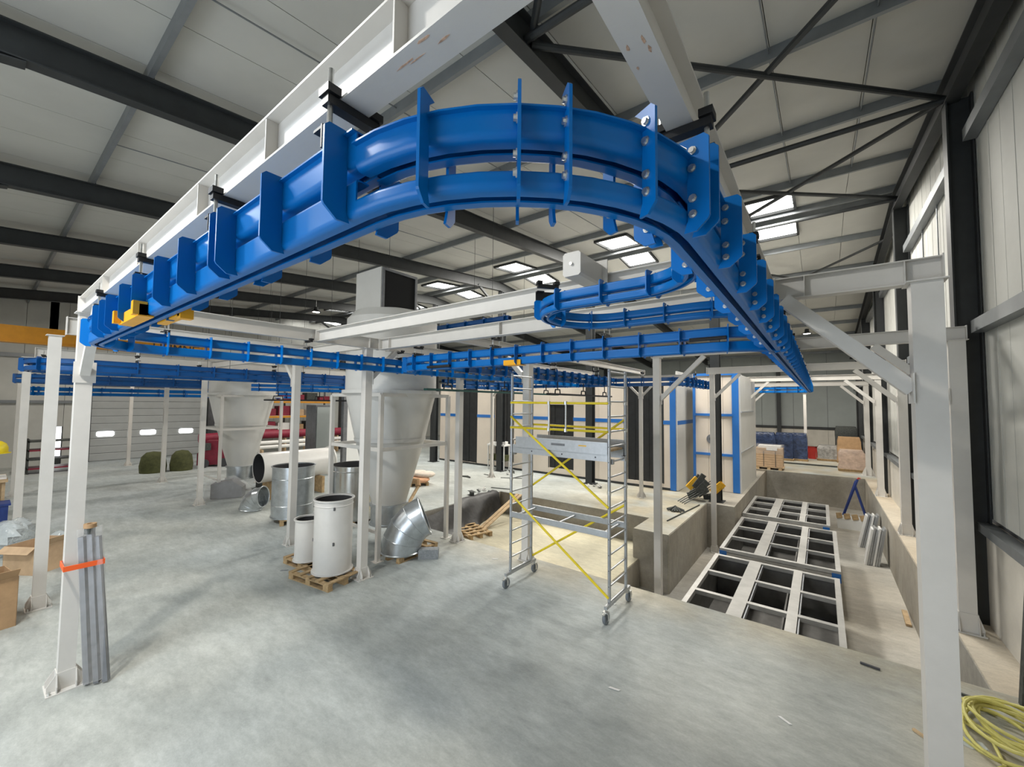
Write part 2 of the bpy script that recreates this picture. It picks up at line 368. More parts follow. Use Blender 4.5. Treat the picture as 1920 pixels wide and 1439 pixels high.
# ---- right (gable) wall
we = sgroup('wall_right', (XE, 10, 0))
y = YS
while y < YN:
    y1 = min(y+1.0, YN); z0 = 1.72
    m = MB().box(XE, XE+.08, y+.006, y1-.006, z0, 10.3)
    m.box(XE-.005, XE, y+.48, y+.52, z0, 10.2)
    part('cladding_sheet', m, 'wall_sheet', we); y = y1
part('wall_light_stop', MB().box(XE+.081, XE+.2, YS-.3, YN+.3, 0, 10.3), 'profile_grey', we)  # backing added behind the cladding gaps to block outside light
mat('wall_base', (.60, .565, .50), .8, 0, .09, 1.4, .1, 25)
y = YS
while y < YN:
    y1 = min(y+2.6, YN); part('concrete_panel', MB().box(XE-.06, XE+.1, y+.01, y1-.01, 0, 1.60), 'wall_base', we); y = y1
for z in (4.72, 7.95):
    for a, b in ((YS, 4.0), (4.3, 9.8), (10.25, 16.0), (16.5, 22.2), (22.7, 28.4), (28.9, YN)):
        part('wall_girt', MB().prism([(0, 0), (.16, 0), (.16, .012), (.012, .012), (.012, .19), (.16, .19), (.16, .2), (0, .2)], (XE-.17, a, z), (1, 0, 0), (0, 0, 1), (0, b-a, 0)), 'purlin_zinc', we)
part('sill_angle', MB().box(XE-.16, XE+.02, YS, YN, 1.60, 1.635).box(XE-.16, XE-.145, YS, YN, 1.50, 1.60), 'purlin_zinc', we)
for yy in (7.2, 12.6, 14.2, 18.6): part('girt_tie', MB().tube([(XE-.03, yy, 4.9), (XE-.03, yy, 7.95)], .012, 6), 'purlin_zinc', we)
for yy in (4.15, 10.02, 16.25, 22.45, 28.65, 34.5):
    struct('gable_post', MB().prism(isec(.32, .28, .012, .022), (XE-.335, yy, 0), (0, 1, 0), (1, 0, 0), (0, 0, zr(yy)-.62)), 'frame_dark')
# ---- back wall
wn = sgroup('wall_back', (-15, YN, 0)); x = XW
while x < XE:
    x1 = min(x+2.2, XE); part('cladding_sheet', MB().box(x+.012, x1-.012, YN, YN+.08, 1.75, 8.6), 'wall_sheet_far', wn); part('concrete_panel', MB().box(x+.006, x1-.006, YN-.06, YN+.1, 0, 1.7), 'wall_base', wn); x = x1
part('wall_light_stop', MB().box(XW-.3, XE+.3, YN+.081, YN+.2, 0, 8.9), 'profile_grey', wn); part('wall_rail', MB().box(XW, XE, YN-.14, YN-.02, 1.66, 1.86), 'frame_dark', wn); part('wall_rail', MB().box(XW, XE, YN-.14, YN-.02, 5.6, 5.75), 'frame_dark', wn)  # first sheet is backing added to keep light out of the seams
for x in FX[1:] : struct('wall_post', MB().prism(isec(.34, .28, .012, .022), (x+.3, YN-.5, 0), (1, 0, 0), (0, 1, 0), (0, 0, zr(YN)-.6)), 'frame_dark')
# ---- left wall with roller shutter
ww = sgroup('wall_left', (XW, 10, 0)); y = YS
def wall_left_sheet(y0, y1, z0, z1): part('cladding_sheet', MB().box(XW-.08, XW, y0+.008, y1-.008, z0, z1), 'wall_sheet', ww)
while y < YN:
    y1 = min(y+1.1, YN)
    if y1 <= 3.85 or y >= 9.9:
        if y < 2.55 < y1: wall_left_sheet(y, 2.2, 0, 10.2); wall_left_sheet(2.2, min(2.9, y1), 2.0, 10.2); wall_left_sheet(2.9, max(y1, 2.91), 0, 10.2)
        else: wall_left_sheet(y, y1, 0, 10.2)
    else: wall_left_sheet(y, y1, 4.3, 10.2)
    y = y1
part('wall_light_stop', MB().box(XW-.2, XW-.081, YS-.3, 2.2, 0, 10.4).box(XW-.2, XW-.081, 2.9, YN+.3, 0, 10.4).box(XW-.2, XW-.081, 2.2, 2.9, 2.0, 10.4), 'profile_grey', ww)  # backing added so cladding and shutter joints let no light through
sh = sgroup('door_1', (XW+.05, 6.4, 0), 'wide grey sectional shutter door with bright vision panels')
for k in range(10):
    z = .02+.42*k
    part('door_section', MB().prism([(0, 0), (.05, 0), (.05, .36), (.03, .40), (0, .40)], (XW+.0, 3.95, z), (1, 0, 0), (0, 0, 1), (0, 5.3, 0)), 'shutter_grey', sh)
for yv in (4.55, 6.4, 8.25):
    part('vision_panel', MB().prism([(-.36, -.08), (-.30, -.14), (.30, -.14), (.36, -.08), (.36, .08), (.30, .14), (-.30, .14), (-.36, .08)], (XW+.05, yv, 1.52), (0, 1, 0), (0, 0, 1), (.02, 0, 0)), 'vision_panel', sh)
part('door_track', MB().box(XW, XW+.12, 3.82, 3.94, 0, 4.3), 'frame_dark', sh); part('door_track', MB().box(XW, XW+.12, 9.27, 9.39, 0, 4.3), 'frame_dark', sh)
d2 = sgroup('door_2', (XW, 2.5, 0), 'glazed side door full of daylight')
part('pane', MB().box(XW-.04, XW-.02, 2.26, 2.86, .35, 1.22), 'vision_panel', d2); part('pane', MB().box(XW-.04, XW-.02, 2.26, 2.86, 1.30, 1.92), 'vision_panel', d2)
part('door_frame', MB().box(XW-.06, XW+.05, 2.2, 2.26, 0, 2.0).box(XW-.06, XW+.05, 2.86, 2.9, 0, 2.0).box(XW-.06, XW+.05, 2.26, 2.86, 1.22, 1.30).box(XW-.06, XW+.05, 2.26, 2.86, 0, .35), 'frame_dark', d2)
part('wall_girt', MB().box(XW, XW+.15, YS, 3.7, 3.25, 3.4), 'purlin_zinc', ww)
part('wall_girt', MB().box(XW, XW+.15, YS, YN, 5.6, 5.8), 'purlin_zinc', ww)
# ---- rear wall behind the camera with an opening added for the front fill light
ws = sgroup('wall_rear', (-15, YS, 0)); x = XW
while x < XE:
    x1 = min(x+1.1, XE)
    if x1 < -7.0 or x > -1.4: part('cladding_sheet', MB().box(x+.006, x1-.006, YS-.08, YS, 0, 8.3), 'wall_sheet', ws)
    else: part('cladding_sheet', MB().box(x+.006, x1-.006, YS-.08, YS, 4.65, 8.3), 'wall_sheet', ws)
    x = x1
part('wall_light_stop', MB().box(XW-.3, -7.0, YS-.2, YS-.081, 0, 8.4).box(-1.4, XE+.3, YS-.2, YS-.081, 0, 8.4).box(-7.0, -1.4, YS-.2, YS-.081, 4.7, 8.4), 'profile_grey', ws)  # added light block behind the rear sheets, left open at the doorway
# skylight daylight (one area light just under each pane pair) and the high bay lamps
for k, xb in enumerate((-1.17, -6.24, -11.31, -16.38, -21.45)):
    pw = (350, 340, 320, 230, 170)[k]
    for yb_, tl in ((15.05, .093), (17.25, -.093)): area('rooflight_or_fill', (xb, yb_, zr(yb_)-.13), (1.15, 1.35), pw, (1, .965, .89), (math.atan(tl), 0, 0))
for xb, pw in ((-6.24, 230), (-11.31, 110)): area('rooflight_or_fill', (xb, -2.2, zr(-2.2)-.22), (1.1, 1.8), pw, (.80, .91, 1), (math.atan(.093), 0, 0))  # cool floor fill, added under the unseen rear panes
def highbay(x, y, z, power, label, col=(1, .945, .86), r=.19):
    t = thing('high_bay_lamp', label, 'lamp', (x, y, z), 'high bay lamps under the roof')
    part('housing', MB().lathe([(.0, .30), (.10, .30), (.12, .12), (r+.06, .04), (r+.07, 0), (r+.05, 0)], (x, y, z), n=24), 'frame_dark', t, True)
    part('lens', MB().lathe([(0, .012), (r, .012)], (x, y, z), n=24), 'lamp_lens', t)
    part('hook', MB().tube([(x, y, z+.3), (x, y, zr(y)-.02)], .008, 6), 'zinc', t)
    l = D.lights.new('lamp_light', 'AREA'); l.shape = 'DISK'; l.size = 2*r; l.energy = power; l.color = col
    o = D.objects.new('lamp_light', l); COL.objects.link(o); o.parent = t; o.location = (0, 0, -.015)
highbay(-5.1, -1.55, 7.9, 330, 'high bay lamp nearest the rear doorway')
highbay(-12.6, -1.6, 7.9, 150, 'high bay lamp second from the gable along the rear wall')
highbay(-19.5, -1.6, 7.9, 190, 'high bay lamp third from the gable along the rear wall')
highbay(-23, 11.6, 8.6, 260, 'glowing high bay lamp seen under the dark rafters at left')
highbay(-27, 3.2, 7.6, 220, 'high bay lamp before the roller shutter')
highbay(-5.6, 21.5, 8.6, 480, 'high bay lamp over the booths behind the ridge')
highbay(-.6, 30.5, 7.9, 450, 'high bay lamp over the wrapped pallets at the far end')
highbay(-14.5, 21.5, 8.6, 450, 'high bay lamp behind the ridge over the left booth')

# ================================================================== WHITE STEEL FRAME
ZB, ZT = 4.59, 4.81      # underside / top of the portal beams
def wbeam(label, p, q, group=None, h=.22, b=.11, stiff=(), z=ZB):
    p = Vector((*p, z)); q = Vector((*q, z)); d = (q-p).normalized(); side = Vector((-d.y, d.x, 0))
    t = thing('steel_beam', label, 'beam', (p+q)/2, group)
    part('i_section', MB().prism(isec(h, b, .007, .010), p, side, (0, 0, 1), q-p), 'white_paint', t)
    for s in stiff:
        for sg in (-1, 1):
            o = p+d*s; part('stiffener', MB().bar(o+side*sg*(b/2-.028)+Vector((0, 0, .01)), o+side*sg*(b/2-.028)+Vector((0, 0, h-.01)), .008, b/2-.006, side), 'white_paint', t)
    for e, sg in ((p, 1), (q, -1)):
        part('end_plate', MB().bar(e+Vector((0, 0, -.01)), e+Vector((0, 0, h+.01)), b+.03, .012, d), 'white_paint', t)
    return t
def column(label, x, y, a=.14, top=ZB, z0=0, braces=(), group='white portal columns', plate=.30, gus=.2):
    t = thing('steel_column', label, 'column', (x, y, z0), group); h = a/2
    part('shaft', MB().box(x-h, x+h, y-h, y+h, z0+.015, top-.012), 'white_paint', t)
    part('base_plate', MB().box(x-plate/2, x+plate/2, y-plate/2, y+plate/2, z0, z0+.016), 'white_paint', t)
    part('cap_plate', MB().box(x-h-.03, x+h+.03, y-h-.03, y+h+.03, top-.012, top), 'white_paint', t)
    w = plate/2-.01
    for sg in (-1, 1):   # flared gusset plates on both faces
        gx = MB().prism([(-w, 0), (w, 0), (w, .07), (h+.005, gus), (-h-.005, gus), (-w, .07)], (x, y+sg*(h+.001) if sg > 0 else y-h-.011, z0+.016), (1, 0, 0), (0, 0, 1), (0, .010, 0))
        part('gusset', gx, 'white_paint', t)
        gy = MB().prism([(-w, 0), (w, 0), (w, .07), (h+.005, gus), (-h-.005, gus), (-w, .07)], (x+(h+.001) if sg > 0 else x-h-.011, y, z0+.016), (0, 1, 0), (0, 0, 1), (.010, 0, 0))
        part('gusset', gy, 'white_paint', t)
    for bx in (-1, 1):
        for by in (-1, 1): part('anchor_bolt', MB().lathe([(0, .045), (.012, .045), (.012, .016), (.02, .016), (.02, 0)], (x+bx*(w-.02), y+by*(w-.02), z0+.012), n=6), 'zinc', t)
    for dx, dy, L in braces:
        p = Vector((x+dx*h, y+dy*h, top-.02-L)); q = Vector((x+dx*(h+L), y+dy*(h+L), top-.015))
        part('knee_brace', MB().bar(p, q, a*.62, a*.62), 'white_paint', t)
        part('brace_plate', MB().bar(p+Vector((dx*.006, dy*.006, -.12)), p+Vector((dx*.006, dy*.006, .14)), a*1.35, .012, (dx, dy, 0)), 'white_paint', t)
    return t
column('white column at the left edge with long grey profiles strapped to it', -7.42, .81, .15, braces=((1, 0, .75),), plate=.34)
column('white column standing second from the left edge behind the strapped profiles', -10.5, .78, .15, braces=())
column('slim white column left of the yellow hard hat', -16.7, .78, .15)
column('distant white column by the glazed side door', -22.9, .95, .15)
column('white column standing in front of the big white cyclone hopper', -7.36, 4.80, .15, braces=((0, 1, .6),), plate=.33)
column('white column between the galvanised drum and the small white drum', -10.38, 4.80, .15, braces=((-1, 0, .6),))
column('white column before the smaller cyclone hopper', -16.6, 4.66, .14)
column('white column before the olive sacks near the shutter', -22.4, 4.95, .14, braces=((-1, 0, .4),))
column('farthest white column directly before the roller shutter', -29.2, 5.0, .14, braces=((0, 1, .3), ))
column('white column at the recess edge right of the galvanised elbow', -7.40, 7.52, .14, plate=.30)
column('white column just behind the left frame of the rolling scaffold', -5.33, 7.62, .17, braces=((-1, 0, .5),), plate=.30)
column('tall white column in the pit left of the first steel tank', -3.04, 9.60, .15, z0=-1.55, braces=((1, 0, .95),))
column('white column in the pit before the dark post and yellow tools', -3.03, 15.6, .15, z0=-1.55, braces=((1, 0, .8),))
column('white column in the pit beside the blue framed booth', -2.75, 21.6, .16, z0=0, braces=((1, 0, .8),))
column('white column standing behind the wooden crate at the far end', -3.15, 27.6, .15, braces=((1, 0, .8),))
column('white column in the middle of the far wrapped pallets', -.85, 32.9, .16, top=4.3)
column('big white column close to the camera at right', .74, 4.95, .20, braces=((-1, 0, .92),), plate=.4, gus=.26)
column('second white column along the gable wall with slotted top', 1.76, 9.60, .20, braces=((-1, 0, .9),), plate=.36, gus=.28)
column('third white column along the gable wall on the pit ledge', 1.80, 15.6, .20, braces=((-1, 0, .9),), plate=.36, gus=.28)
column('fourth white column along the gable wall on the pit ledge', 1.80, 21.6, .20, braces=((-1, 0, .9),), plate=.36, gus=.28)
column('fifth white column along the gable wall beside the far pallets', 1.85, 27.6, .20, braces=((-1, 0, .9),), plate=.5, gus=.4)
column('slim white column with two braces before the black booth curtain', -5.46, 15.3, .12, top=4.2, braces=((1, 0, .35), (-1, 0, .35)))
column('slim white column with one brace before the white table in the booth', -12.4, 14.8, .12, top=4.2, braces=((1, 0, .35),))
# beams
wbeam('long white beam above the left leg of the blue track', (-7.56, .807), (.6, .807), stiff=(1.55, 3.1, 4.6, 5.55, 6.5, 7.3), b=.115)
wbeam('long white beam above the right leg of the blue track', (-.42, .2), (-.42, 26.5), b=.10, stiff=(4.8, 9.3, 15.3, 21.3))
wbeam('white beam running from the left column towards the cyclone', (-7.36, .87), (-7.36, 5.05), stiff=(2.9, 3.95))
wbeam('upper white cross beam from the left frame towards the blue loop', (-7.30, 3.76), (-.50, 3.76), h=.2, b=.12)
wbeam('lower white cross beam behind the blue loop', (-7.30, 5.10), (-.48, 5.10), stiff=(.3, 3.2), b=.13)
wbeam('short white cross beam ending on the near right column', (-.36, 5.02), (.86, 5.02), stiff=(.25, .98), b=.13)
wbeam('white cross beam of the second portal over the tank pit', (-3.15, 9.60), (1.88, 9.60), group='portal beams over the pit')
wbeam('white cross beam of the third portal over the tank pit', (-3.2, 15.6), (1.9, 15.6), group='portal beams over the pit')
wbeam('white cross beam of the fourth portal over the tank pit', (-3.1, 21.6), (1.9, 21.6), group='portal beams over the pit', b=.14)
wbeam('white cross beam of the fifth portal above the far pallets', (-3.3, 27.6), (1.95, 27.6), group='portal beams over the pit')
wbeam('deep cream beam behind the strapped column, second row', (-10.45, .9), (-10.45, 7.4), h=.30, z=4.62)
wbeam('deep cream beam over the left tracks, third row', (-16.65, .9), (-16.65, 10.2), h=.26)
wbeam('white beam over the left tracks, fourth row', (-22.5, .9), (-22.5, 10.2), h=.24)
wbeam('white cross beam over the cyclone row', (-16.5, 4.82), (-7.45, 4.82), h=.2, z=4.59)
wbeam('white cross beam of the rear track row before the booths', (-12.6, 15.3), (-3.6, 15.3), h=.18, z=4.40)
wbeam('white beam along the recess towards the booths', (-7.4, 5.3), (-7.4, 15.2), h=.2)
wbeam('white stub beam on the second near column top', (-5.33, 5.2), (-5.33, 15.2), h=.16, z=4.62)
# rust scuffs on the near beams
tb = [o for o in D.objects if o.get('label', '').startswith('long white beam above')]
for beam, spots in ((tb[0], ((-1.05, .79, .10, .008), (-1.0, .80, .09, .006), (-.93, .765, .05, .012), (-.88, .80, .05, .012))), (tb[1], ((-.448, 1.16, .012, .03), (-.40, 1.16, .012, .04), (-.395, 1.20, .01, .03), (-.45, 1.25, .008, .02)))):
    for x, y, w, l in spots:
        pts = [(x+w/2*math.cos(a)*random.uniform(.5, 1.15), y+l/2*math.sin(a)*random.uniform(.5, 1.15)) for a in [2*PI*k/9 for k in range(9)]]
        part('rust_scuff', MB().prism(pts, (0, 0, ZB-.0012), (1, 0, 0), (0, 1, 0), (0, 0, .001)), 'rust_mark', beam)
# hollow box beam end above the loop
t = thing('box_beam', 'white square hollow beam end above the blue loop', 'beam', (-1.78, 3.4, 4.66))
part('tube_body', MB().prism([(-.09, .02), (-.07, 0), (.07, 0), (.09, .02), (.09, .20), (.07, .22), (-.07, .22), (-.09, .20)], (-1.78, 3.22, 4.66), (1, 0, 0), (0, 0, 1), (0, .46, 0)), 'white_paint', t)
part('fixing_bolt', MB().lathe([(0, .02), (.014, .02), (.014, 0)], (-1.78, 3.22, 4.77), axis=(0, -1, 0), n=8), 'zinc', t)
part('mount_plate', MB().box(-1.92, -1.64, 3.68, 3.695, 4.62, 4.92), 'white_paint', t)

# ================================================================== BLUE CONVEYOR TRACKS
def path(pts, dz=0):
    """pts: ('L',x,y) line targets and ('A',cx,cy,r,a0,a1) arcs -> list of (x,y,nx,ny,dz,s); normal points right of travel"""
    out = []; cur = None
    def push(x, y, tx, ty):
        out.append([x, y, ty, -tx])
    for k, p in enumerate(pts):
        if p[0] == 'S': cur = (p[1], p[2])
        elif p[0] == 'L':
            dx, dy = p[1]-cur[0], p[2]-cur[1]; l = math.hypot(dx, dy); push(*cur, dx/l, dy/l); push(p[1], p[2], dx/l, dy/l); cur = (p[1], p[2])
        else:
            _, cx, cy, r, a0, a1 = p; n = max(6, int(abs(a1-a0)/7)); sg = 1 if a1 > a0 else -1
            for i in range(n+1):
                a = R(a0+(a1-a0)*i/n); push(cx+r*math.cos(a), cy+r*math.sin(a), -math.sin(a)*sg, math.cos(a)*sg)
            cur = (out[-1][0], out[-1][1])
    res = []; s = 0
    for i, q in enumerate(out):
        if i: 
            d = math.hypot(q[0]-out[i-1][0], q[1]-out[i-1][1])
            if d < 1e-5: continue
            s += d
        res.append((q[0], q[1], q[2], q[3], dz, s))
    return res
def along(P, s):
    for a, b in zip(P, P[1:]):
        if a[5] <= s <= b[5] and b[5] > a[5]:
            t = (s-a[5])/(b[5]-a[5]); n = Vector((a[2]+(b[2]-a[2])*t, a[3]+(b[3]-a[3])*t)).normalized()
            return (a[0]+(b[0]-a[0])*t, a[1]+(b[1]-a[1])*t, n.x, n.y)
    a = P[-1]; return a[:4]
HW = .066
def cprof(sg, slot, z0, z1, hw=HW, r=.026, t=.006, lip=0, topin=None):
    """roll-formed channel: web outside, flanges turned in; closed loop"""
    o = []; n = 4; topin = slot if topin is None else topin
    o.append((slot, z0))
    o += [(hw-r+r*math.sin(a), z0+r-r*math.cos(a)) for a in [PI/2*k/n for k in range(n+1)]]
    r2 = r*.5; o.append((hw, z0+r+.004))
    if lip: o += [(hw, z1-t-.004), (hw, z1-t), (hw+lip, z1-t), (hw+lip, z1)]
    else: o += [(hw, z1-r2-.004)]+[(hw-r2+r2*math.cos(a), z1-r2+r2*math.sin(a)) for a in [PI/2*k/n for k in range(n+1)]]
    o.append((topin, z1)); o.append((topin, z1-t))
    o += [(hw-t, z1-t), (hw-t, z0+r)] if lip else [(hw-r2, z1-t), (hw-t, z1-r2)]
    o += [(hw-r+(r-t)*math.sin(a), z0+r-(r-t)*math.cos(a)) for a in [PI/2*k/n for k in range(n, -1, -1)]]
    o.append((slot, z0+t))
    o = [(sg*a, b) for a, b in o]
    return o if sg > 0 else o[::-1]
BOLT = mesh_of('bolt', MB().lathe([(0, .012), (.010, .012), (.010, .004), (.015, .004), (.015, 0), (0, 0)], axis=(0, 1, 0), n=8), 'zinc')
PLATES = {}
def plate_mesh(k, z0, z1, hw, wid, m):
    key = (k, z0, z1, hw, wid, m)
    if key not in PLATES:
        c = wid*.32; w = hw+wid; P = [(hw-.012, z0-.012), (hw+wid*.42, z0-.012), (w-c*.2, z0+c*.9), (w, z0+c*1.3), (w, z1-.016), (w-.016, z1), (hw-.03, z1), (hw+.001, z1-.03), (hw+.001, z0+.03)]
        if k < 0: P = [(-a, b) for a, b in P]
        PLATES[key] = mesh_of('yoke_plate', MB().prism(P, (0, -.005, 0), (1, 0, 0), (0, 0, 1), (0, .010, 0)), m)
    return PLATES[key]
ROD = mesh_of('threaded_rod', MB().lathe([(0, .31), (.010, .31), (.010, 0), (0, 0)], n=8).lathe([(.010, .19), (.019, .19), (.019, .172), (.010, .172)], n=6).lathe([(.010, .08), (.019, .08), (.019, .062), (.010, .062)], n=6).lathe([(0, .012), (.016, .012), (.016, -.006), (0, -.006)], n=6), 'zinc', True)
CLAMP = mesh_of('clamp_bar', MB().box(-.105, .105, -.022, .022, -.034, -.002).box(-.112, -.062, -.034, .034, .000, .03).box(.062, .112, -.034, .034, 0, .03), 'black_steel')
BRACKET = mesh_of('hanger_bracket', MB().box(-.12, .12, .006, .016, -.05, .035).box(-.12, -.05, -.045, .006, .02, .03).box(.05, .12, -.045, .006, .02, .03), 'black_steel')
def track(label, pts, pieces=None, plates=None, spacing=.5, first=.25, hang=3, hfirst=1, z0=4.125, zm=4.24, zu=4.288, z1=4.405, wid=.085, m='blue_paint', bolts=0, cat='conveyor track', group='blue overhead tracks', skip=(), beamz=ZB, hw=HW, dz=0, extra=(), droprods=()):
    P = path(pts); tot = P[-1][5]; base = (P[0][0], P[0][1], z0+dz); t = thing('conveyor_track', label, cat, base, group)
    P5 = [(a, b, c, d, dz) for a, b, c, d, _, _ in P]
    for pp, pm, pu, pz in (pieces or ((None, zm, zu, z1),)):
        Q = P5 if pp is None else [(a, b, c, d, dz) for a, b, c, d, _, _ in path(pp)]
        for sg in (-1, 1):
            part('lower_channel', MB().sweep(cprof(sg, .017, z0, pm, hw=hw, r=min(.022, hw*.4)), Q), m, t, True, sharp=40)
            part('upper_channel', MB().sweep(cprof(sg, .014, pu, pz, hw=hw*1.05, r=min(.024, hw*.4), lip=.018 if hw > .05 else 0, topin=.004), Q), m, t, True, sharp=40)
    for rx, ry in droprods: part('drop_rod', MB().tube([(rx, ry, z1-.01), (rx, ry, zr(ry)-.01)], .006, 6), 'frame_dark', t)
    s = first; k = 0; pls = []
    ss = []
    while s < tot-.05: ss.append(s); s += spacing
    ss = [(s, wid, z0) for s in sorted(ss+list(extra))]
    if plates: ss = plates
    for s, wid, pz0 in ss:
        x, y, nx, ny = along(P, s); a = math.atan2(ny, nx); 
        for sg in (-1, 1):
            o = inst('yoke_plate', plate_mesh(sg, pz0, z1+.028, hw, wid, m), t, (x, y, dz), a); pls.append(o)
            if k < bolts:
                for bo, bz in ((.02, z0+.035), (.02, zm-.025), (.018, zu+.035), (.02, z1-.02)):
                    b = D.objects.new('bolt', BOLT); COL.objects.link(b); b.parent = o; b.location = (sg*(hw+bo), -.005, bz); b.rotation_euler = (0, 0, PI)
        if hang and k % hang == hfirst:
            inst('clamp_bar', CLAMP, t, (x, y, beamz), a); inst('hanger_bracket', BRACKET, t, (x, y, z1+dz+.03), a)
            for sg in (-1, 1): inst('threaded_rod', ROD, t, (x+nx*sg*.085, y+ny*sg*.085, z1+dz+.03-.05), a)
        k += 1
    return t, P
YL, XR, RB = .807, -.41, .82
# left leg, near corner bend and right leg: the big track in front
PL = [(.84, .085, 4.125), (1.2, .085, 4.125), (1.52, .085, 4.125), (2.08, .085, 4.125), (2.53, .085, 4.125), (3.14, .085, 4.125), (3.66, .085, 4.125), (4.17, .085, 4.125), (4.27, .085, 4.125), (4.77, .085, 4.125), (5.26, .085, 4.125),
      (5.60, .055, 4.10), (5.86, .045, 4.095), (5.99, .045, 4.095), (6.24, .055, 4.10), (6.47, .075, 4.11), (6.54, .08, 4.12)]+[(6.98+.5*k, .085, 4.125) for k in range(42)]
T1, P1 = track('glossy blue track curving around the near corner towards the camera', [('S', -6.55, YL), ('L', XR-RB, YL), ('A', XR-RB, YL+RB, RB, -90, 0), ('L', XR, 23.0)],
      pieces=(([('S', -6.55, YL), ('L', XR-RB, YL)], 4.250, 4.292, 4.415), ([('S', XR-RB, YL), ('A', XR-RB, YL+RB, RB, -90, 0)], 4.182, 4.275, 4.366), ([('S', XR, YL+RB), ('L', XR, 23.0)], 4.250, 4.292, 4.415)),
      plates=PL, bolts=26, hang=0)
def hanger(t, P, s, z1=4.405, beamz=ZB, dz=0):
    x, y, nx, ny = along(P, s); a = math.atan2(ny, nx)
    inst('clamp_bar', CLAMP, t, (x, y, beamz), a); inst('hanger_bracket', BRACKET, t, (x, y, z1+.03+dz), a)
    for sg in (-1, 1): inst('threaded_rod', ROD, t, (x+nx*sg*.085, y+ny*sg*.085, z1+.03-.05+dz), a)
for s in (.66, 2.41, 4.02, 5.17, 6.62, 8.0, 10.6, 12.6, 14.6, 16.6, 18.6, 20.6, 22.6, 24.6, 26.6): hanger(T1, P1, s)
part('switch_body', MB().box(-4.62, -3.95, YL-.115, YL-.07, 4.12, 4.20).box(-4.62, -4.56, YL-.16, YL-.07, 4.12, 4.22).box(-4.02, -3.95, YL-.15, YL-.07, 4.12, 4.22).box(-4.62, -3.95, YL-.12, YL-.03, 4.112, 4.122), 'amber_paint', T1, label='amber painted switch bracket')
part('switch_body', MB().box(-4.35, -3.75, YL+.07, YL+.13, 4.12, 4.19).box(-3.80, -3.72, YL+.07, YL+.15, 4.10, 4.21), 'amber_paint', T1)
# left bend and the run back over the floor
track('blue track bending at the left column and running back past the cyclone', [('S', -6.55, YL), ('A', -6.55, YL+.78, .78, -90, -180), ('L', -7.33, 13.72)], first=.22, hang=4, hfirst=2)
# run across behind the scaffold top
T3, P3 = track('blue track with amber plate crossing above the rolling scaffold', [('S', -6.9, 5.62), ('A', -6.4, 5.90, .62, 200, 270), ('L', -1.0, 5.28), ('A', -1.0, 5.95, .67, -90, -20)], first=.3, hang=4, hfirst=1, beamz=4.59)
part('amber_plate', MB().box(-4.12, -3.78, 5.185, 5.205, 4.115, 4.195).box(-4.12, -3.78, 5.20, 5.35, 4.108, 4.118), 'amber_paint', T3, label='amber painted warning plate')
part('stop_cylinder', MB().tube([(-5.9, 5.13, 4.16), (-5.3, 5.13, 4.16)], .028, 10), 'black_steel', T3)
part('drive_shaft', MB().tube([(-1.25, 5.18, 4.28), (-.85, 5.18, 4.28)], .022, 8), 'black_steel', T3)
# slim loop hanging inside the corner
T4, P4 = track('slim blue U shaped loop hanging beneath the square beam end', [('S', -.62, 2.75), ('A', -1.15, 2.70, .50, 5, 90), ('L', -1.75, 3.20), ('A', -1.75, 3.75, .55, 270, 90), ('L', -1.0, 4.30), ('A', -1.0, 4.85, .55, -90, -35)],
      spacing=.42, first=.2, hang=0, z0=4.355, zm=4.415, zu=4.44, z1=4.515, wid=.06, hw=.05)
for s in (1.72, 4.15):
    x, y, nx, ny = along(P4, s); a = math.atan2(ny, nx)
    inst('hanger_bracket', BRACKET, T4, (x, y, 4.55), a); inst('clamp_bar', CLAMP, T4, (x, y, 4.655), a)
# end of the right leg turning left, far away
track('far end of the right blue track turning across before the grey wall', [('S', XR, 23.0), ('A', XR-.7, 23.0, .7, 0, 90), ('L', -6.5, 23.7)], first=.3, hang=0)
# rear rows in front of the booths
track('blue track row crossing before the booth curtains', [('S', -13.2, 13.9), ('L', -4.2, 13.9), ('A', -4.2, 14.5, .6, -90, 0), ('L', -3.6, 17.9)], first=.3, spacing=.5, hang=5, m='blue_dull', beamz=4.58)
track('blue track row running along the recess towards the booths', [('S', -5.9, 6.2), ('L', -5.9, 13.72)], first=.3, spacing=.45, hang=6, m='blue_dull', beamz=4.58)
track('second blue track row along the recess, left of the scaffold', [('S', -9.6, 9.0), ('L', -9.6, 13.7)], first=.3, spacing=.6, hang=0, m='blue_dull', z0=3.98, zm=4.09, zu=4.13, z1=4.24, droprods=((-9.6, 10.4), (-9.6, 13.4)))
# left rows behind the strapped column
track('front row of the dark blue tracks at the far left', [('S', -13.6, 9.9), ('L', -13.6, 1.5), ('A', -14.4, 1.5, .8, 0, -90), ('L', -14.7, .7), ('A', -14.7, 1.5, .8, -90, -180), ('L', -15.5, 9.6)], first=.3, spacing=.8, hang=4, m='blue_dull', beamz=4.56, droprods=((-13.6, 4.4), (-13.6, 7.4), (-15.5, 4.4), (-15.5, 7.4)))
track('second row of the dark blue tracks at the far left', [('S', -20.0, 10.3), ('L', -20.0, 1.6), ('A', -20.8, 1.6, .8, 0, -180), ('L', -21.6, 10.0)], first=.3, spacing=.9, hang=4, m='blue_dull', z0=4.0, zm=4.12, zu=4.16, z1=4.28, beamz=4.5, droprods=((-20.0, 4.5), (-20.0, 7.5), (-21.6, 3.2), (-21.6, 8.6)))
track('lowest row of the blue tracks at the far left', [('S', -23.4, 10.6), ('L', -23.4, 1.9), ('A', -24.2, 1.9, .8, 0, -180), ('L', -25.0, 10.6)], first=.3, spacing=.9, hang=0, m='blue_paint', z0=3.62, zm=3.74, zu=3.80, z1=3.93, droprods=((-23.4, 3.2), (-23.4, 6.4), (-23.4, 9.4), (-25.0, 4.5), (-25.0, 8.0)))
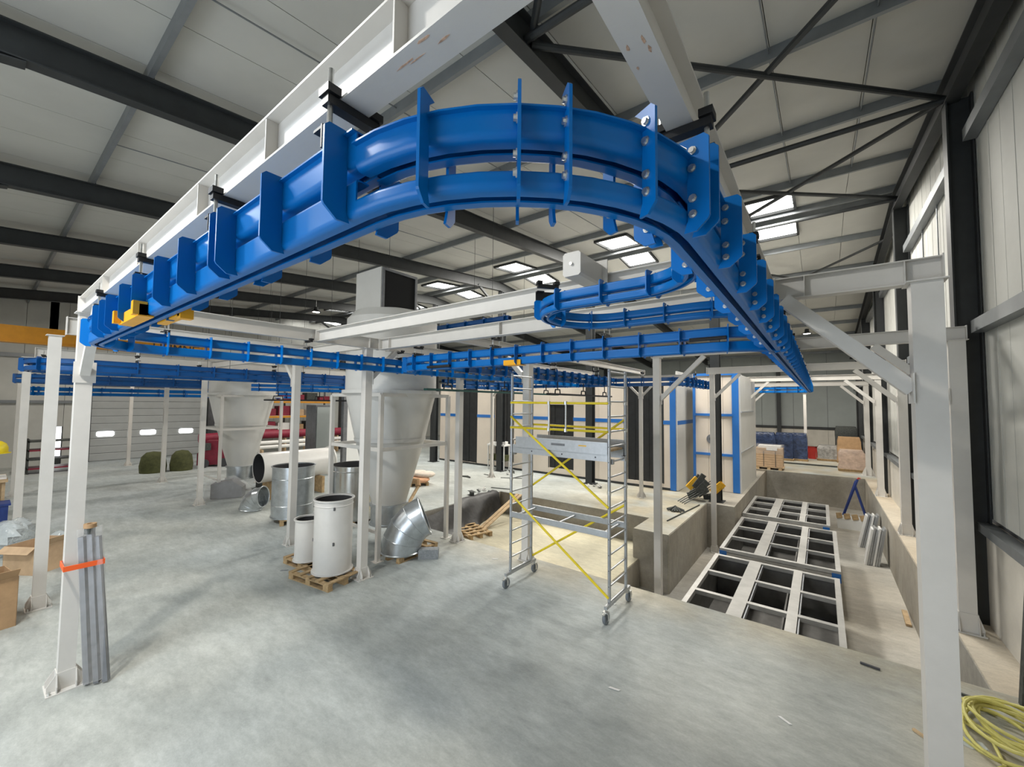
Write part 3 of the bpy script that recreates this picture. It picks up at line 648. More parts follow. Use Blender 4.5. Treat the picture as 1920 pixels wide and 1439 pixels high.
track('slanting blue track climbing above the second hopper', [('S', -14.2, 5.2), ('L', -12.6, 8.6)], first=.2, spacing=.5, hang=0, m='blue_paint', z0=3.80, zm=3.90, zu=3.93, z1=4.02, droprods=((-13.9, 5.84), (-12.9, 7.96)))
T9, P9 = track('raised blue track crossing high behind the big cyclone', [('S', -12.4, 8.3), ('L', -6.4, 8.3)], first=.3, spacing=.7, hang=0, m='blue_dull', z0=5.50, zm=5.61, zu=5.66, z1=5.77)
for xx in (-11.6, -7.0): part('drop_rod', MB().tube([(xx, 8.3, 5.75), (xx, 8.3, zr(8.3)-.01)], .006, 6), 'frame_dark', T9)
# long load bars hanging below the rear tracks
def loadbar(label, p, q, z, mm='green_dark', up=.325):
    p = Vector((*p, z)); q = Vector((*q, z)); t = thing('load_bar', label, 'load bar', (p+q)/2, 'load bars under the tracks'); d = (q-p).normalized(); side = Vector((-d.y, d.x, 0))
    part('rail', MB().bar(p+side*.05, q+side*.05, .03, .05), mm, t); part('rail', MB().bar(p-side*.05, q-side*.05, .03, .05), mm, t)
    L = (q-p).length; n = int(L/.35)
    for k in range(n+1): part('rung', MB().bar(p+d*(L*k/n)-side*.06, p+d*(L*k/n)+side*.06, .02, .03), mm, t)
    for f in (.12, .5, .88):
        c = p+d*L*f; part('carrier', MB().tube([c+d*-.14+Vector((0, 0, .02)), c+d*-.12+Vector((0, 0, .13)), c+d*.12+Vector((0, 0, .13)), c+d*.14+Vector((0, 0, .02))], .018, 6).tube([c+Vector((0, 0, .13)), c+Vector((0, 0, up))], .016, 6), 'black_steel', t)
loadbar('long green load bar left of the scaffold top', (-7.30, 6.3), (-7.30, 12.2), 3.80)
loadbar('dark load bar hanging right before the cream booth wall', (-5.9, 9.4), (-5.9, 13.5), 3.76, 'black_steel', .368)
loadbar('thin dark load bar above the second hopper', (-14.05, 5.52), (-12.7, 8.39), 3.52, 'black_steel', .32)

# ================================================================== ROLLING SCAFFOLD
sc = thing('rolling_scaffold', 'aluminium rolling scaffold with yellow braces beside the pit edge', 'scaffold', (-3.8, 6.7, 0))
SX = (-4.82, -2.80); SY = (6.35, 7.05)
for xi, x in enumerate(SX):
    for y in SY:
        o = part('upright', MB().tube([(x, y, .22), (x, y, 4.08)], .027, 12), 'aluminium', sc, True)
        rim = MB()
        for k in range(16): rim.lathe([(0, .002), (.008, .002), (.008, 0)], (x, y-.0265, .29+.25*k), axis=(0, -1, 0), n=8)
        if y == SY[0]: part('rung_ends', rim, 'rubber', o)
        part('clamp', MB().lathe([(.034, -.03), (.034, .03), (.028, .03)], (x, y, 2.04), n=12).lathe([(.034, -.03), (.034, .03), (.028, .03)], (x, y, 3.03), n=12).lathe([(.034, -.03), (.034, .03), (.028, .03)], (x, y, 3.51), n=12), 'zinc', o)
    for k in range(16): part('rung', MB().tube([(x, SY[0], .29+.25*k), (x, SY[1], .29+.25*k)], .016, 8), 'aluminium', sc, True)
    # outrigger bar with casters
    part('foot_bar', MB().bar((x, SY[0]-.15, .25), (x, SY[1]+.15, .25), .05, .05), 'aluminium', sc)
    for y in (SY[0]-.13, SY[1]+.13):
        c = part('caster_fork', MB().box(x-.045, x+.045, y-.035, y+.035, .17, .19).box(x-.045, x-.038, y-.025, y+.025, .06, .18).box(x+.038, x+.045, y-.025, y+.025, .06, .18).tube([(x, y, .19), (x, y, .24)], .018, 8).box(x-.02, x+.02, y-.11, y-.03, .17, .185), 'zinc', sc)
        part('wheel', MB().lathe([(.02, -.028), (.085, -.028), (.095, -.018), (.095, .018), (.085, .028), (.02, .028)], (x, y, .095), axis=(1, 0, 0), n=20, closed=True), 'caster_grey', c, True)
# deck
dk = part('deck', MB().box(SX[0]+.03, SX[1]-.03, SY[0]+.06, SY[1]-.06, 2.70, 2.735), 'plank_wood', sc)
for y in SY: part('toe_board', MB().box(SX[0]+.12, SX[1]-.02, y-.03 if y == SY[0] else y+.005, y-.005 if y == SY[0] else y+.03, 2.66, 2.86), 'aluminium', dk)
for y in (SY[0]+.03, SY[1]-.03): part('deck_rail', MB().box(SX[0]+.02, SX[1]-.02, y-.022, y+.022, 2.54, 2.70), 'aluminium', dk)
for x in SX: part('deck_hook', MB().box(x-.04, x+.04, SY[0]+.05, SY[0]+.12, 2.50, 2.58).box(x-.04, x+.04, SY[1]-.12, SY[1]-.05, 2.50, 2.58), 'aluminium', dk)
for x in (-4.35, -3.7, -3.05): part('end_cap', MB().tube([(x, SY[0]+.004, 2.60), (x, SY[0]+.012, 2.60)], .014, 8), 'rubber', dk)
part('sticker', MB().box(-3.9, -3.62, SY[0]-.032, SY[0]-.0305, 2.75, 2.79), 'profile_grey', dk); part('sticker', MB().box(-3.35, -3.2, SY[0]-.032, SY[0]-.0305, 2.77, 2.79), 'tool_yellow', dk)
# lower frame
lf = part('base_frame', MB().box(SX[0], SX[1], SY[0]-.02, SY[0]+.02, 1.31, 1.41).box(SX[0], SX[1], SY[1]-.02, SY[1]+.02, 1.31, 1.41), 'aluminium', sc)
for x in (SX[0]+.12, -3.8, SX[1]-.12): part('cross_tube', MB().tube([(x, SY[0], 1.36), (x, SY[1], 1.36)], .02, 8), 'aluminium', lf)
def yb(p, q): part('yellow_brace', MB().tube([p, q], .021, 10), 'yellow_paint', sc, True)
yb((SX[0], SY[0]-.03, 3.24), (SX[1], SY[0]-.03, 1.80)); yb((SX[0], SY[1]+.03, 1.80), (SX[1], SY[1]+.03, 3.24))
yb((SX[0], SY[0]-.03, 1.76), (SX[1], SY[0]-.03, .36)); yb((SX[0], SY[1]+.03, .36), (SX[1], SY[1]+.03, 1.72))
yb((SX[0], SY[0]-.035, 3.51), (SX[1], SY[0]-.035, 3.51)); yb((SX[0], SY[0]-.035, 3.03), (SX[1], SY[0]-.035, 3.04)); yb((SX[0], SY[1]+.035, 3.06), (SX[1], SY[1]+.035, 3.05))
for x in (-3.95, -3.6): part('guard_strut', MB().tube([(x, SY[0]-.035, 3.03), (x, SY[0]-.035, 3.51)], .017, 8).lathe([(.034, 3.0), (.034, 3.06)], (x, SY[0]-.035, 0), n=10).lathe([(.034, 3.48), (.034, 3.54)], (x, SY[0]-.035, 0), n=10), 'zinc', sc)

# ================================================================== PALLETS
def pallet(label, x, y, z, rz, m='pallet_wood', group='wooden pallets'):
    t = thing('pallet', label, 'pallet', (0, 0, 0), group)
    for yy in (-.545, -.27, 0, .27, .545): part('top_board', MB().box(-.4, .4, yy-.05, yy+.05, .122, .144), m, t)
    for xx in (-.35, 0, .35):
        part('stringer', MB().box(xx-.05, xx+.05, -.6, .6, .10, .122), m, t); part('bottom_board', MB().box(xx-.05, xx+.05, -.6, .6, 0, .022), m, t)
        for yy in (-.52, 0, .52): part('spacer_block', MB().box(xx-.05, xx+.05, yy-.07, yy+.07, .022, .10), m, t)
    t.location = (x, y, z); t.rotation_euler = (0, 0, rz); WO[t] = Vector((x, y, z)); return t
pallet('pallet under the big white drum', -7.90, 4.36, 0, R(98))
pallet('pallet under the small white drum with a red clamp on it', -8.76, 4.62, 0, R(96))
pallet('pallet under the galvanised elbow', -7.76, 6.24, 0, R(4))
pallet('pallet under the tall galvanised drum', -12.5, 5.85, 0, R(70))
pallet('pallet lying on the screed of the recess', -9.25, 10.1, -.8, R(72))
pallet('pallet under the stainless vat', -11.1, 6.9, 0, R(90))
pallet('pallet under the pale sacks on the raised floor', -13.9, 11.6, 0, R(60))

# ================================================================== DRUMS, DUCTS, CYCLONES
def drum(name, label, x, y, z, r, h, m, flange=.03, inner='dark_inside', cat='duct', tilt=None, clips=True, rings=(), group=None):
    t = thing(name, label, cat, (x, y, z), group)
    part('shell', MB().lathe([(r-.01, h-.005), (r-.01, .02), (r, 0), (r, h), (r-.01, h)], (x, y, z), n=48), m, t, True, sharp=30)
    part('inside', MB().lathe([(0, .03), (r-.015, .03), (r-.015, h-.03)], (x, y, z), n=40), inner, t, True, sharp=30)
    for zz in (0, h-.02): part('flange', MB().lathe([(r-.005, zz), (r+flange, zz), (r+flange, zz+.02), (r-.005, zz+.02)], (x, y, z), n=48, closed=True), m, t)
    for zz in rings: part('swage_ring', MB().lathe([(r, zz-.015), (r+.01, zz), (r, zz+.015)], (x, y, z), n=48), m, t, True)
    if clips:
        for a in (-2.3, -.5):
            for zz in (h-.18, h-.85):
                if zz > .1: part('clip', MB().bar((x+(r+.008)*math.cos(a), y+(r+.008)*math.sin(a), z+zz), (x+(r+.008)*math.cos(a), y+(r+.008)*math.sin(a), z+zz+.06), .03, .02), 'profile_grey', t)
    return t
drum('duct_drum', 'big white open topped drum on a pallet, tallest near the column', -7.86, 4.46, .145, .36, 1.42, 'duct_white', rings=(1.30,))
drum('duct_drum', 'small white open drum beside the big white one', -8.80, 4.42, .145, .25, .86, 'duct_white', clips=False)
drum('duct_drum', 'tall galvanised drum with square top rim on a pallet', -12.5, 5.8, .145, .56, 1.45, 'galvanised', rings=(.35, 1.1), clips=False)
drum('duct_drum', 'wide stainless vat behind the white columns', -11.05, 6.95, .145, .68, 1.50, 'stainless', rings=(1.35,), clips=False)
t = thing('clamp_tool', 'small red clamp lying on the pallet by the small drum', 'tool', (-9.2, 4.45, .145)); part('clamp_body', MB().tube([(-9.28, 4.5, .18), (-9.16, 4.42, .20), (-9.1, 4.36, .175)], .03, 8), 'red_plastic', t); part('handle', MB().tube([(-9.28, 4.5, .18), (-9.32, 4.6, .17)], .012, 6), 'tool_dark', t)
# elbow: four-segment lobster-back bend
def segelbow(name, label, c, r, R0, a0, a1, n, m, updir, outdir, group=None):
    t = thing(name, label, 'duct', c, group); C = Vector(c); up = Vector(updir).normalized(); out = Vector(outdir).normalized(); side = up.cross(out)
    ctr = C+out*R0; segs = []; mb = MB(); rings = []; N = 40
    for k in range(n+1):
        a = a0+(a1-a0)*k/n; d = (-out*math.cos(a)+up*math.sin(a)); p = ctr+d*R0
        rings.append([p+(d*math.cos(2*PI*i/N)+side*math.sin(2*PI*i/N))*r for i in range(N)])
    for k in range(n):
        vs = rings[k]+rings[k+1]; g = MB(); g.add(vs, [(i, (i+1) % N, N+(i+1) % N, N+i) for i in range(N)]); part('duct_segment', g, m, t, True, sharp=60)
        if k: part('seam_bead', MB().tube(rings[k], .008, 6, closed=True), m, t, True)
    part('rim', MB().tube(rings[0], .02, 6, closed=True), m, t, True); part('rim', MB().tube(rings[-1], .02, 6, closed=True), m, t, True)
    ins = MB()
    for k in range(n):
        vs = [Vector(v)*.985+ (ctr+(-out*math.cos(a0+(a1-a0)*k/n)+up*math.sin(a0+(a1-a0)*k/n))*R0)*.015 for v in rings[k]]
    return t, rings
segelbow('duct_elbow', 'shiny galvanised segmented duct elbow standing on a pallet', (-7.66, 5.98, .145), .44, .80, R(0), R(68), 4, 'galvanised', (0, 0, 1), (.62, .78, 0))
segelbow('duct_elbow', 'small galvanised elbow lying left of the galvanised drum', (-14.55, 5.45, .02), .32, .42, R(5), R(85), 4, 'galvanised', (0, 0, 1), (.8, .6, 0))
# horizontal white duct on a trestle
t = thing('duct_pipe', 'white round duct lying horizontally behind the galvanised drum', 'duct', (-15.77, 7.2, 0)); ax = Vector((0, 1, 0))
part('shell', MB().lathe([(.50, 0), (.52, 0), (.52, 2.6), (.50, 2.6), (.50, 0)], (-15.77, 6.1, 1.13), axis=ax, n=40), 'duct_white', t, True, sharp=30); part('flange', MB().lathe([(.50, 2.55), (.57, 2.55), (.57, 2.6), (.50, 2.6)], (-15.77, 6.1, 1.13), axis=ax, n=40, closed=True), 'duct_white', t)
part('inside', MB().lathe([(.495, .01), (.495, 2.5), (0, 2.5)], (-15.77, 6.1, 1.13), axis=ax, n=32), 'dark_inside', t, True)
for f in (.4, 2.1):
    c = Vector((-15.77, 6.1, 0))+ax*f; part('cradle', MB().box(c.x-.5, c.x+.5, c.y-.05, c.y+.05, 0, .62), 'pallet_wood', t)
def cyclone(name, label, cx, cy, box):
    t = thing(name, label, 'cyclone', (cx, cy, 0))
    part('barrel', MB().lathe([(1.12, 3.75), (1.12, 5.55), (.95, 5.75), (.55, 5.85)], (cx, cy, 0), n=56), 'cyclone_white', t, True, sharp=30)
    part('flange', MB().lathe([(1.10, 3.70), (1.20, 3.70), (1.20, 3.78), (1.10, 3.78)], (cx, cy, 0), n=56, closed=True), 'cyclone_white', t)
    part('cone', MB().lathe([(1.12, 3.72), (.86, 2.55), (.42, .95)], (cx, cy, 0), n=56), 'cyclone_white', t, True, sharp=20)
    part('seam_band', MB().lathe([(.875, 2.56), (.885, 2.60), (.875, 2.52)], (cx, cy, 0), n=56), 'cyclone_white', t, True)
    part('outlet', MB().lathe([(.42, .95), (.48, .95), (.48, .90), (.44, .90), (.44, .48), (.48, .48), (.48, .44), (0, .44)], (cx, cy, 0), n=40), 'galvanised', t, True, sharp=30)
    if box:
        part('inlet_duct', MB().box(cx-.55, cx+.50, cy-.75, cy+.35, 5.55, 6.75), 'cyclone_white', t)
        part('duct_mouth', MB().box(cx+.50, cx+.505, cy-.66, cy+.26, 5.75, 6.68), 'black_void', t)
        part('mouth_frame', MB().box(cx+.50, cx+.53, cy-.72, cy-.66, 5.69, 6.74).box(cx+.50, cx+.53, cy+.26, cy+.32, 5.69, 6.74).box(cx+.50, cx+.53, cy-.66, cy+.26, 5.69, 5.75).box(cx+.50, cx+.53, cy-.66, cy+.26, 6.68, 6.74), 'profile_grey', t)
    h = 1.02
    st = part('stand', MB().box(cx-h, cx+h, cy-h-.03, cy-h+.03, 3.62, 3.70).box(cx-h, cx+h, cy+h-.03, cy+h+.03, 3.62, 3.70).box(cx-h-.03, cx-h+.03, cy-h, cy+h, 3.62, 3.70).box(cx+h-.03, cx+h+.03, cy-h, cy+h, 3.62, 3.70), 'white_paint', t)
    for sx in (-1, 1):
        for sy in (-1, 1):
            l = part('leg', MB().box(cx+sx*h-.045, cx+sx*h+.045, cy+sy*h-.045, cy+sy*h+.045, .012, 3.66), 'white_paint', t)
            part('foot_plate', MB().box(cx+sx*h-.1, cx+sx*h+.1, cy+sy*h-.1, cy+sy*h+.1, 0, .012), 'white_paint', l)
    for a, b in (((-h, -h), (h, -h)), ((h, -h), (h, h)), ((-h, h), (h, h)), ((-h, -h), (-h, h))):
        part('cross_rail', MB().bar((cx+a[0], cy+a[1], 2.43), (cx+b[0], cy+b[1], 2.43), .06, .08), 'white_paint', t)
    part('low_rail', MB().bar((cx-h, cy-h, .62), (cx+h, cy-h, .62), .05, .06), 'white_paint', t)
    return t
cyclone('cyclone_hopper', 'large white cyclone hopper with black square duct mouth on top', -8.83, 6.49, True)
cyclone('cyclone_hopper', 'white cyclone hopper at left with slanted motor beneath', -18.3, 6.42, False)
t = thing('fan_motor', 'dark finned motor beside the left hopper outlet', 'motor', (-17.9, 7.4, .4))
part('motor_body', MB().lathe([(0, 0), (.22, 0), (.24, .05), (.24, .6), (.2, .65), (0, .65)], (-18.0, 7.3, .55), n=20), 'motor_teal', t, True)
for k in range(8): part('fin', MB().lathe([(.24, .08+.06*k), (.27, .08+.06*k), (.27, .10+.06*k), (.24, .10+.06*k)], (-18.0, 7.3, .55), n=20), 'motor_teal', t)
part('motor_foot', MB().box(-18.3, -17.7, 7.0, 7.6, 0, .55), 'tool_dark', t)
tag(part('concrete_block', MB().prism([(-.22, 0), (.22, 0), (.22, .19), (.20, .205), (-.20, .205), (-.22, .19)], (-7.05, 6.25, 0), (.75, .66, 0), (0, 0, 1), (-.13, .15, 0)), 'block_grey'), 'grey concrete block on the floor by the elbow pallet', 'block')

# ================================================================== RECESS AND PIT CONTENTS
# black rubber sheet draped over the recess edge
ms = MB(); nu, nv = 26, 9; vs = []
for i in range(nu+1):
    f = i/nu; y = 7.95+4.6*f
    for j in range(nv+1):
        g = j/nv; w = .10*math.sin(9*f+3*g)+.06*math.sin(23*f+5*g)
        if g < .25: p = (-10.35-.1*f+g*.9, y, .03+.03*abs(math.sin(17*f)))
        else: p = (-10.13+.75*(g-.25)*(1.4-f*.9)+w*g*.6, y+.3*(g-.25)*math.sin(6*f), max(-.775+.03*abs(math.sin(11*f+4*g)), .05-1.15*(g-.25)*(1.25-.3*f)+.06*math.sin(13*f+6*g)))
        if f < .55 and g < .25: p = (-10.13+.02*g, y, -.05-.25*(1-f/.55)-.02*g)
        vs.append(p)
ms.add(vs, [(i*(nv+1)+j, (i+1)*(nv+1)+j, (i+1)*(nv+1)+j+1, i*(nv+1)+j+1) for i in range(nu) for j in range(nv)])
tag(part('rubber_sheet', ms, 'rubber_sheet', smooth=True, sharp=80), 'black rubber sheet draped over the left edge of the recess', 'sheet')
for k, (dx, lab) in enumerate(((0, 'left of the two leaning planks in the recess corner'), (.16, 'right of the two leaning planks in the recess corner'))):
    tag(part('plank', MB().bar((-9.35+dx, 10.6, -.77), (-9.25+dx, 12.6, .05), .13, .03), 'plank_wood'), lab, 'plank')
tag(part('beam_offcut', MB().prism(isec(.16, .18, .012, .014), (-10.75, 11.55, 0), (.4, .9, 0), (0, 0, 1), (.35, -.14, 0)), 'tool_dark'), 'short dark I-beam offcut lying on the raised edge', 'offcut')
# sheet steel tanks with gridded tops
def tank(label, x0, x1, y0, y1, zt, blue):
    t = thing('steel_tank', label, 'tank', ((x0+x1)/2, (y0+y1)/2, -1.55), 'open steel tanks in the pit')
    for nm, b in (('side_panel', (x0, x0+.04, y0, y1)), ('side_panel', (x1-.04, x1, y0, y1)), ('side_panel', (x0+.04, x1-.04, y0, y0+.04)), ('side_panel', (x0+.04, x1-.04, y1-.04, y1))):
        part(nm, MB().box(*b, -1.55, zt-.10), 'tank_steel', t)
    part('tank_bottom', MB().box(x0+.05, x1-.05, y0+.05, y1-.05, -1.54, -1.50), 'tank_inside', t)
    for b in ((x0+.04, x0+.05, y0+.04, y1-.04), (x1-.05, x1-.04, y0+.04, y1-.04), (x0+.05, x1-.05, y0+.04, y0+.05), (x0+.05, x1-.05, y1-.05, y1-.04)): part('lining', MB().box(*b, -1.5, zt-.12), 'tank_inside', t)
    w = .10; c1 = x0+(x1-x0)*.36; c2 = x0+(x1-x0)*.70; L = y1-y0
    fr = MB()
    for xx, ww in ((x0+w/2, w), (x1-w/2, w), (c1, .26), (c2, .17)): fr.box(xx-ww/2, xx+ww/2, y0, y1, zt-.10, zt)
    part('top_frame', fr, 'tank_steel', t)
    for f in (0, 1/3, 2/3, 1):
        yy = y0+.06+(L-.12)*f
        for a, b in ((x0+w, c1-.13), (c1+.13, c2-.085), (c2+.085, x1-w)): part('cross_bar', MB().box(a, b, yy-.055, yy+.055, zt-.09, zt-.004), 'tank_steel', t)
    for xx in (c1+.15, c2+.10): part('edge_strip', MB().box(xx, xx+.02, y0+.1, y1-.1, zt-.13, zt-.03), 'aluminium', t)
    part('front_trim', MB().box(x0, x1, y0-.012, y0, zt-.30, zt-.10), 'tank_steel', t)
    for xx in blue: part('blue_corner', MB().box(xx-.09, xx+.09, y0-.02, y0-.012, zt-.27, zt-.06), 'blue_trim', t, label='blue taped corner')
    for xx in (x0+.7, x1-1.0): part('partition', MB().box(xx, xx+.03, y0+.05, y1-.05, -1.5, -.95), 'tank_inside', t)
    return t
tank('first gridded steel tank nearest the slab edge', -2.36, .26, 8.35, 12.30, -.50, ())
tank('second gridded steel tank, middle of the row', -2.36, .30, 12.82, 16.85, -.50, (-2.27, .21))
tank('third gridded steel tank at the far end of the pit', -2.42, .16, 17.45, 21.1, -.50, (.05,))
for k, (yy, dx) in enumerate(((19.6, 0), (17.6, .05))):
    lab = ('bundle of grey panels leaning on the pit wall, farther one', 'bundle of grey panels leaning on the pit wall, nearer one')[k]
    t = thing('panel_bundle', lab, 'panels', (1.4, yy, -1.55), 'leaning panel bundles')
    for j in range(6): part('panel', MB().bar((.98+dx+.062*j, yy+.03*(j % 3), -1.545), (1.22+.062*j, yy+.03*(j % 3), -.40+.05*(j % 2)), .05, .42, (0, 1, 0)), 'aluminium' if j % 3 else 'white_clean', t)
t = thing('trestle', 'blue folding trestle standing against the far pit wall', 'trestle', (1.1, 23.7, -1.55))
part('leg', MB().bar((.62, 23.6, -1.55), (1.22, 23.9, .25), .07, .07), 'ladder_blue', t); part('leg', MB().bar((1.52, 23.6, -1.55), (1.12, 23.9, .0), .07, .07), 'ladder_blue', t)
part('leg', MB().bar((.72, 24.6, -1.55), (1.18, 24.1, .15), .07, .07), 'ladder_blue', t); part('hook', MB().tube([(1.22, 23.9, .25), (1.26, 23.9, .32), (1.32, 23.9, .30)], .03, 8), 'red_plastic', t)
t = thing('slatted_bin', 'white bin topped with a brown slatted lid by the trestle', 'bin', (.95, 22.3, -1.55))
part('bin_body', MB().prism([(-.5, 0), (.5, 0), (.55, .38), (-.55, .38)], (.95, 21.9, -1.55), (1, 0, 0), (0, 0, 1), (0, .9, 0)), 'white_clean', t)
for k in range(9):
    for j in range(4): part('slat', MB().bar((.42+.26*j, 21.88+.11*k, -1.13), (.60+.26*j, 21.95+.11*k, -1.10), .06, .03), 'pallet_wood', t)
tag(part('paper_sheet', MB().prism([(-.3, -.2), (.3, -.2), (.3, .2), (-.3, .2)], (-3.75, 9.1, -1.549), (1, 0, 0), (0, 1, 0), (0, 0, .003)), 'paper_white'), 'bright white sheet lying in the gap beside the recess', 'sheet')
tag(part('timber_piece', MB().bar((1.5, 13.2, -1.52), (1.52, 14.0, -1.50), .10, .05), 'plank_wood'), 'short timber piece at the foot of the pit wall', 'timber')
# dark post, tools and clutter on the pier
t = thing('tool_pile', 'heap of yellow and black power tools around the dark post', 'tools', (-3.25, 16.3, 0))
for k in range(16):
    a = random.uniform(0, 6.28); c = (-3.5+.42*math.cos(a)+.1*k/16, 16.3+.28*math.sin(a)); h = random.uniform(.12, 1.0)
    part('tool_case', MB().bar((c[0]-.15, c[1], h*.5), (c[0]+.16, c[1]+.1, h), random.uniform(.12, .25), random.uniform(.1, .22)), ('tool_dark', 'tool_yellow', 'tool_dark')[k % 3], t)
for k in range(4): part('rod', MB().tube([(-3.9-.1*k, 15.2+.1*k, .02), (-3.1, 16.6, .55+.1*k)], .016, 6), 'tool_dark', t)
t = thing('tool_pile', 'small heap of grey tools lying on the concrete strip', 'tools', (-3.85, 14.1, 0))
for k in range(8):
    a = 2*PI*k/8; part('tool', MB().tube([(-3.95+.22*math.cos(a), 14.1+.22*math.sin(a), .03), (-3.9, 14.1, .12+.02*(k % 3)), (-3.85-.25*math.cos(a+.7), 14.1-.2*math.sin(a+.7), .03)], .028, 6), 'tool_dark', t)
tag(part('steel_rod', MB().tube([(-3.75, 12.7, .02), (-3.45, 15.4, .02)], .02, 6), 'tool_dark'), 'long dark steel rod lying along the concrete strip', 'rod')

# ================================================================== BOOTHS
b1 = thing('spray_booth', 'long cream booth wall with black curtained openings behind the scaffold', 'booth', (-9.5, 17.2, 0))
YB = 17.25; ops = [(-17.2, -15.6), (-14.25, -13.0), (-10.75, -9.45), (-6.75, -5.25)]; zt = 4.62
def booth_panel(x0, x1, z0, z1, m='booth_panel'):
    n = max(1, round((x1-x0)/1.15)); w = (x1-x0)/n
    for k in range(n): part('wall_panel', MB().box(x0+w*k+.004, x0+w*(k+1)-.004, YB, YB+.08, z0, z1), m, b1)
xs = [-18.6]
for a, b in ops: xs += [a, b]
xs += [-4.72]
for k in range(0, len(xs), 2): booth_panel(xs[k], xs[k+1], .02, zt)
oz = ((.1, 4.3), (.38, 4.4), (.35, 3.45), (.25, 4.35))
for (a, b), (z0, z1) in zip(ops, oz):
    booth_panel(a, b, z1, zt); booth_panel(a, b, .02, z0)
    n = 5; w = (b-a)/n
    for k in range(n): part('curtain_strip', MB().box(a+w*k, a+w*(k+1)+.02, YB+.05+.02*(k % 2), YB+.062+.02*(k % 2), z0, z1), 'curtain_black', b1)
    part('opening_trim', MB().box(a-.05, a, YB-.01, YB, z0, z1).box(b, b+.05, YB-.01, YB, z0, z1), 'frame_dark', b1)
for k in range(0, len(xs), 2): part('blue_band', MB().box(xs[k]+.03, xs[k+1]-.03, YB-.012, YB, 2.68, 2.84), 'blue_trim', b1)
part('blue_post', MB().box(-4.95, -4.72, YB-.03, YB, .02, zt), 'blue_trim', b1)
part('lower_skirt', MB().box(-18.6, -4.72, YB-.02, YB, .02, .10), 'frame_dark', b1)
for k in range(4): part('side_panel', MB().box(-4.72, -4.66, YB+.01+1.2*k, YB+1.2*(k+1), .02, zt+.25), 'booth_panel_cool', b1)
part('blue_band', MB().box(-4.66, -4.652, YB+.02, YB+4.7, 2.68, 2.84), 'blue_trim', b1)
part('roof_panel', MB().box(-18.6, -4.7, YB+.08, YB+4.8, zt-.06, zt), 'booth_panel_cool', b1)
b2 = thing('framed_booth', 'white booth with bright blue frame beside the dark post', 'booth', (-3.4, 18.4, 0))
YB2 = 18.45; X20, X21 = -4.3, -2.62
for (za, zb_) in ((.02, 1.44), (1.52, 3.06), (3.14, 4.75)):
    for a, b in ((X20+.05, X20+.55), (X20+.56, X20+1.10), (X20+1.11, X21-.22)): part('wall_panel', MB().box(a, b, YB2, YB2+.06, za, zb_), 'booth_panel', b2)
part('blue_frame', MB().box(X20-.04, X20+.06, YB2-.05, YB2, .02, 4.8), 'blue_trim', b2); part('blue_frame', MB().box(X21-.24, X21, YB2-.05, YB2, .02, 4.8), 'blue_trim', b2)
for z in (1.43, 3.05, 4.72): part('blue_frame', MB().box(X20, X21-.2, YB2-.06, YB2-.005, z, z+.10), 'blue_trim', b2)
part('port_ring', MB().lathe([(.09, 0), (.20, 0), (.20, .03), (.09, .03)], (-3.62, YB2-.001, 2.10), axis=(0, -1, 0), n=28, closed=True), 'profile_grey', b2); part('port_hole', MB().lathe([(0, .004), (.09, .004)], (-3.62, YB2, 2.10), axis=(0, -1, 0), n=24), 'black_void', b2)
for k in range(3): part('side_panel', MB().box(X21, X21+.06, YB2+1.5*k+.005, YB2+1.5*(k+1)-.005, 0.0, 4.7), 'booth_panel_cool', b2)
for z in (1.6, 3.2): part('handrail', MB().box(X21+.06, X21+.10, YB2, YB2+3.6, z, z+.05), 'aluminium', b2)
part('roof_panel', MB().box(X20, X21, YB2+.06, YB2+4.5, 4.70, 4.76), 'booth_panel_cool', b2)
# table seen inside the booth opening
t = thing('work_table', 'white work table with green crates seen in the booth opening', 'table', (-13.6, 16.8, 0))
part('table_top', MB().box(-14.2, -13.05, 16.55, 17.1, 1.25, 1.33), 'white_clean', t); part('shelf', MB().box(-14.15, -13.1, 16.6, 17.05, .45, .49), 'profile_grey', t)
for x in (-14.15, -13.1):
    for y in (16.6, 17.05): part('leg', MB().box(x-.025, x+.025, y-.025, y+.025, 0, 1.25), 'white_clean', t)
for k in range(3): part('paper_stack', MB().box(-14.1+.36*k, -13.82+.36*k, 16.62, 16.95, 1.33, 1.42+.03*k), 'paper_white', t)
for k in range(3): tag(part('crate', MB().prism([(-.15, 0), (.15, 0), (.17, .3), (-.17, .3)], (-13.95+.37*k, 16.65, .49), (1, 0, 0), (0, 0, 1), (0, .33, 0)), 'olive'), 'green plastic crate on the table shelf, %s' % ('left one', 'middle one', 'right one')[k], 'crate', 'crates on the table shelf')
# pale sacks on a pallet
for k, (dx, dy, z, m, lab) in enumerate(((-.25, -.2, .145, 'sack_pale', 'pale sack at the lower left of the pallet pile'), (.3, -.1, .145, 'sack_orange', 'orange tinted sack at the lower right of the pallet pile'), (-.1, .15, .33, 'sack_pale', 'pale sack on top at left of the pallet pile'), (.3, .2, .32, 'sack_pale', 'pale sack on top at right of the pallet pile'))):
    o = MB().lathe([(0, 0), (.35, .0), (.42, .06), (.42, .12), (.33, .18), (0, .19)], (-13.9+dx, 11.6+dy, z), n=14); tag(part('sack', o, m, smooth=True, sharp=70), lab, 'sack', 'sacks on the pallet')
t = thing('work_glove', 'orange and brown rag hooked over a pale pole by the elbow', 'rag', (-9.9, 8.2, .5))
part('pole', MB().tube([(-10.0, 7.75, .05), (-10.35, 8.7, .80)], .05, 8), 'plank_wood', t); part('cloth', MB().tube([(-10.35, 8.7, .80), (-10.45, 8.75, .95), (-10.7, 8.65, .97), (-11.0, 8.55, .85)], [.09, .1, .07, .03], 8), 'cardboard', t, True)
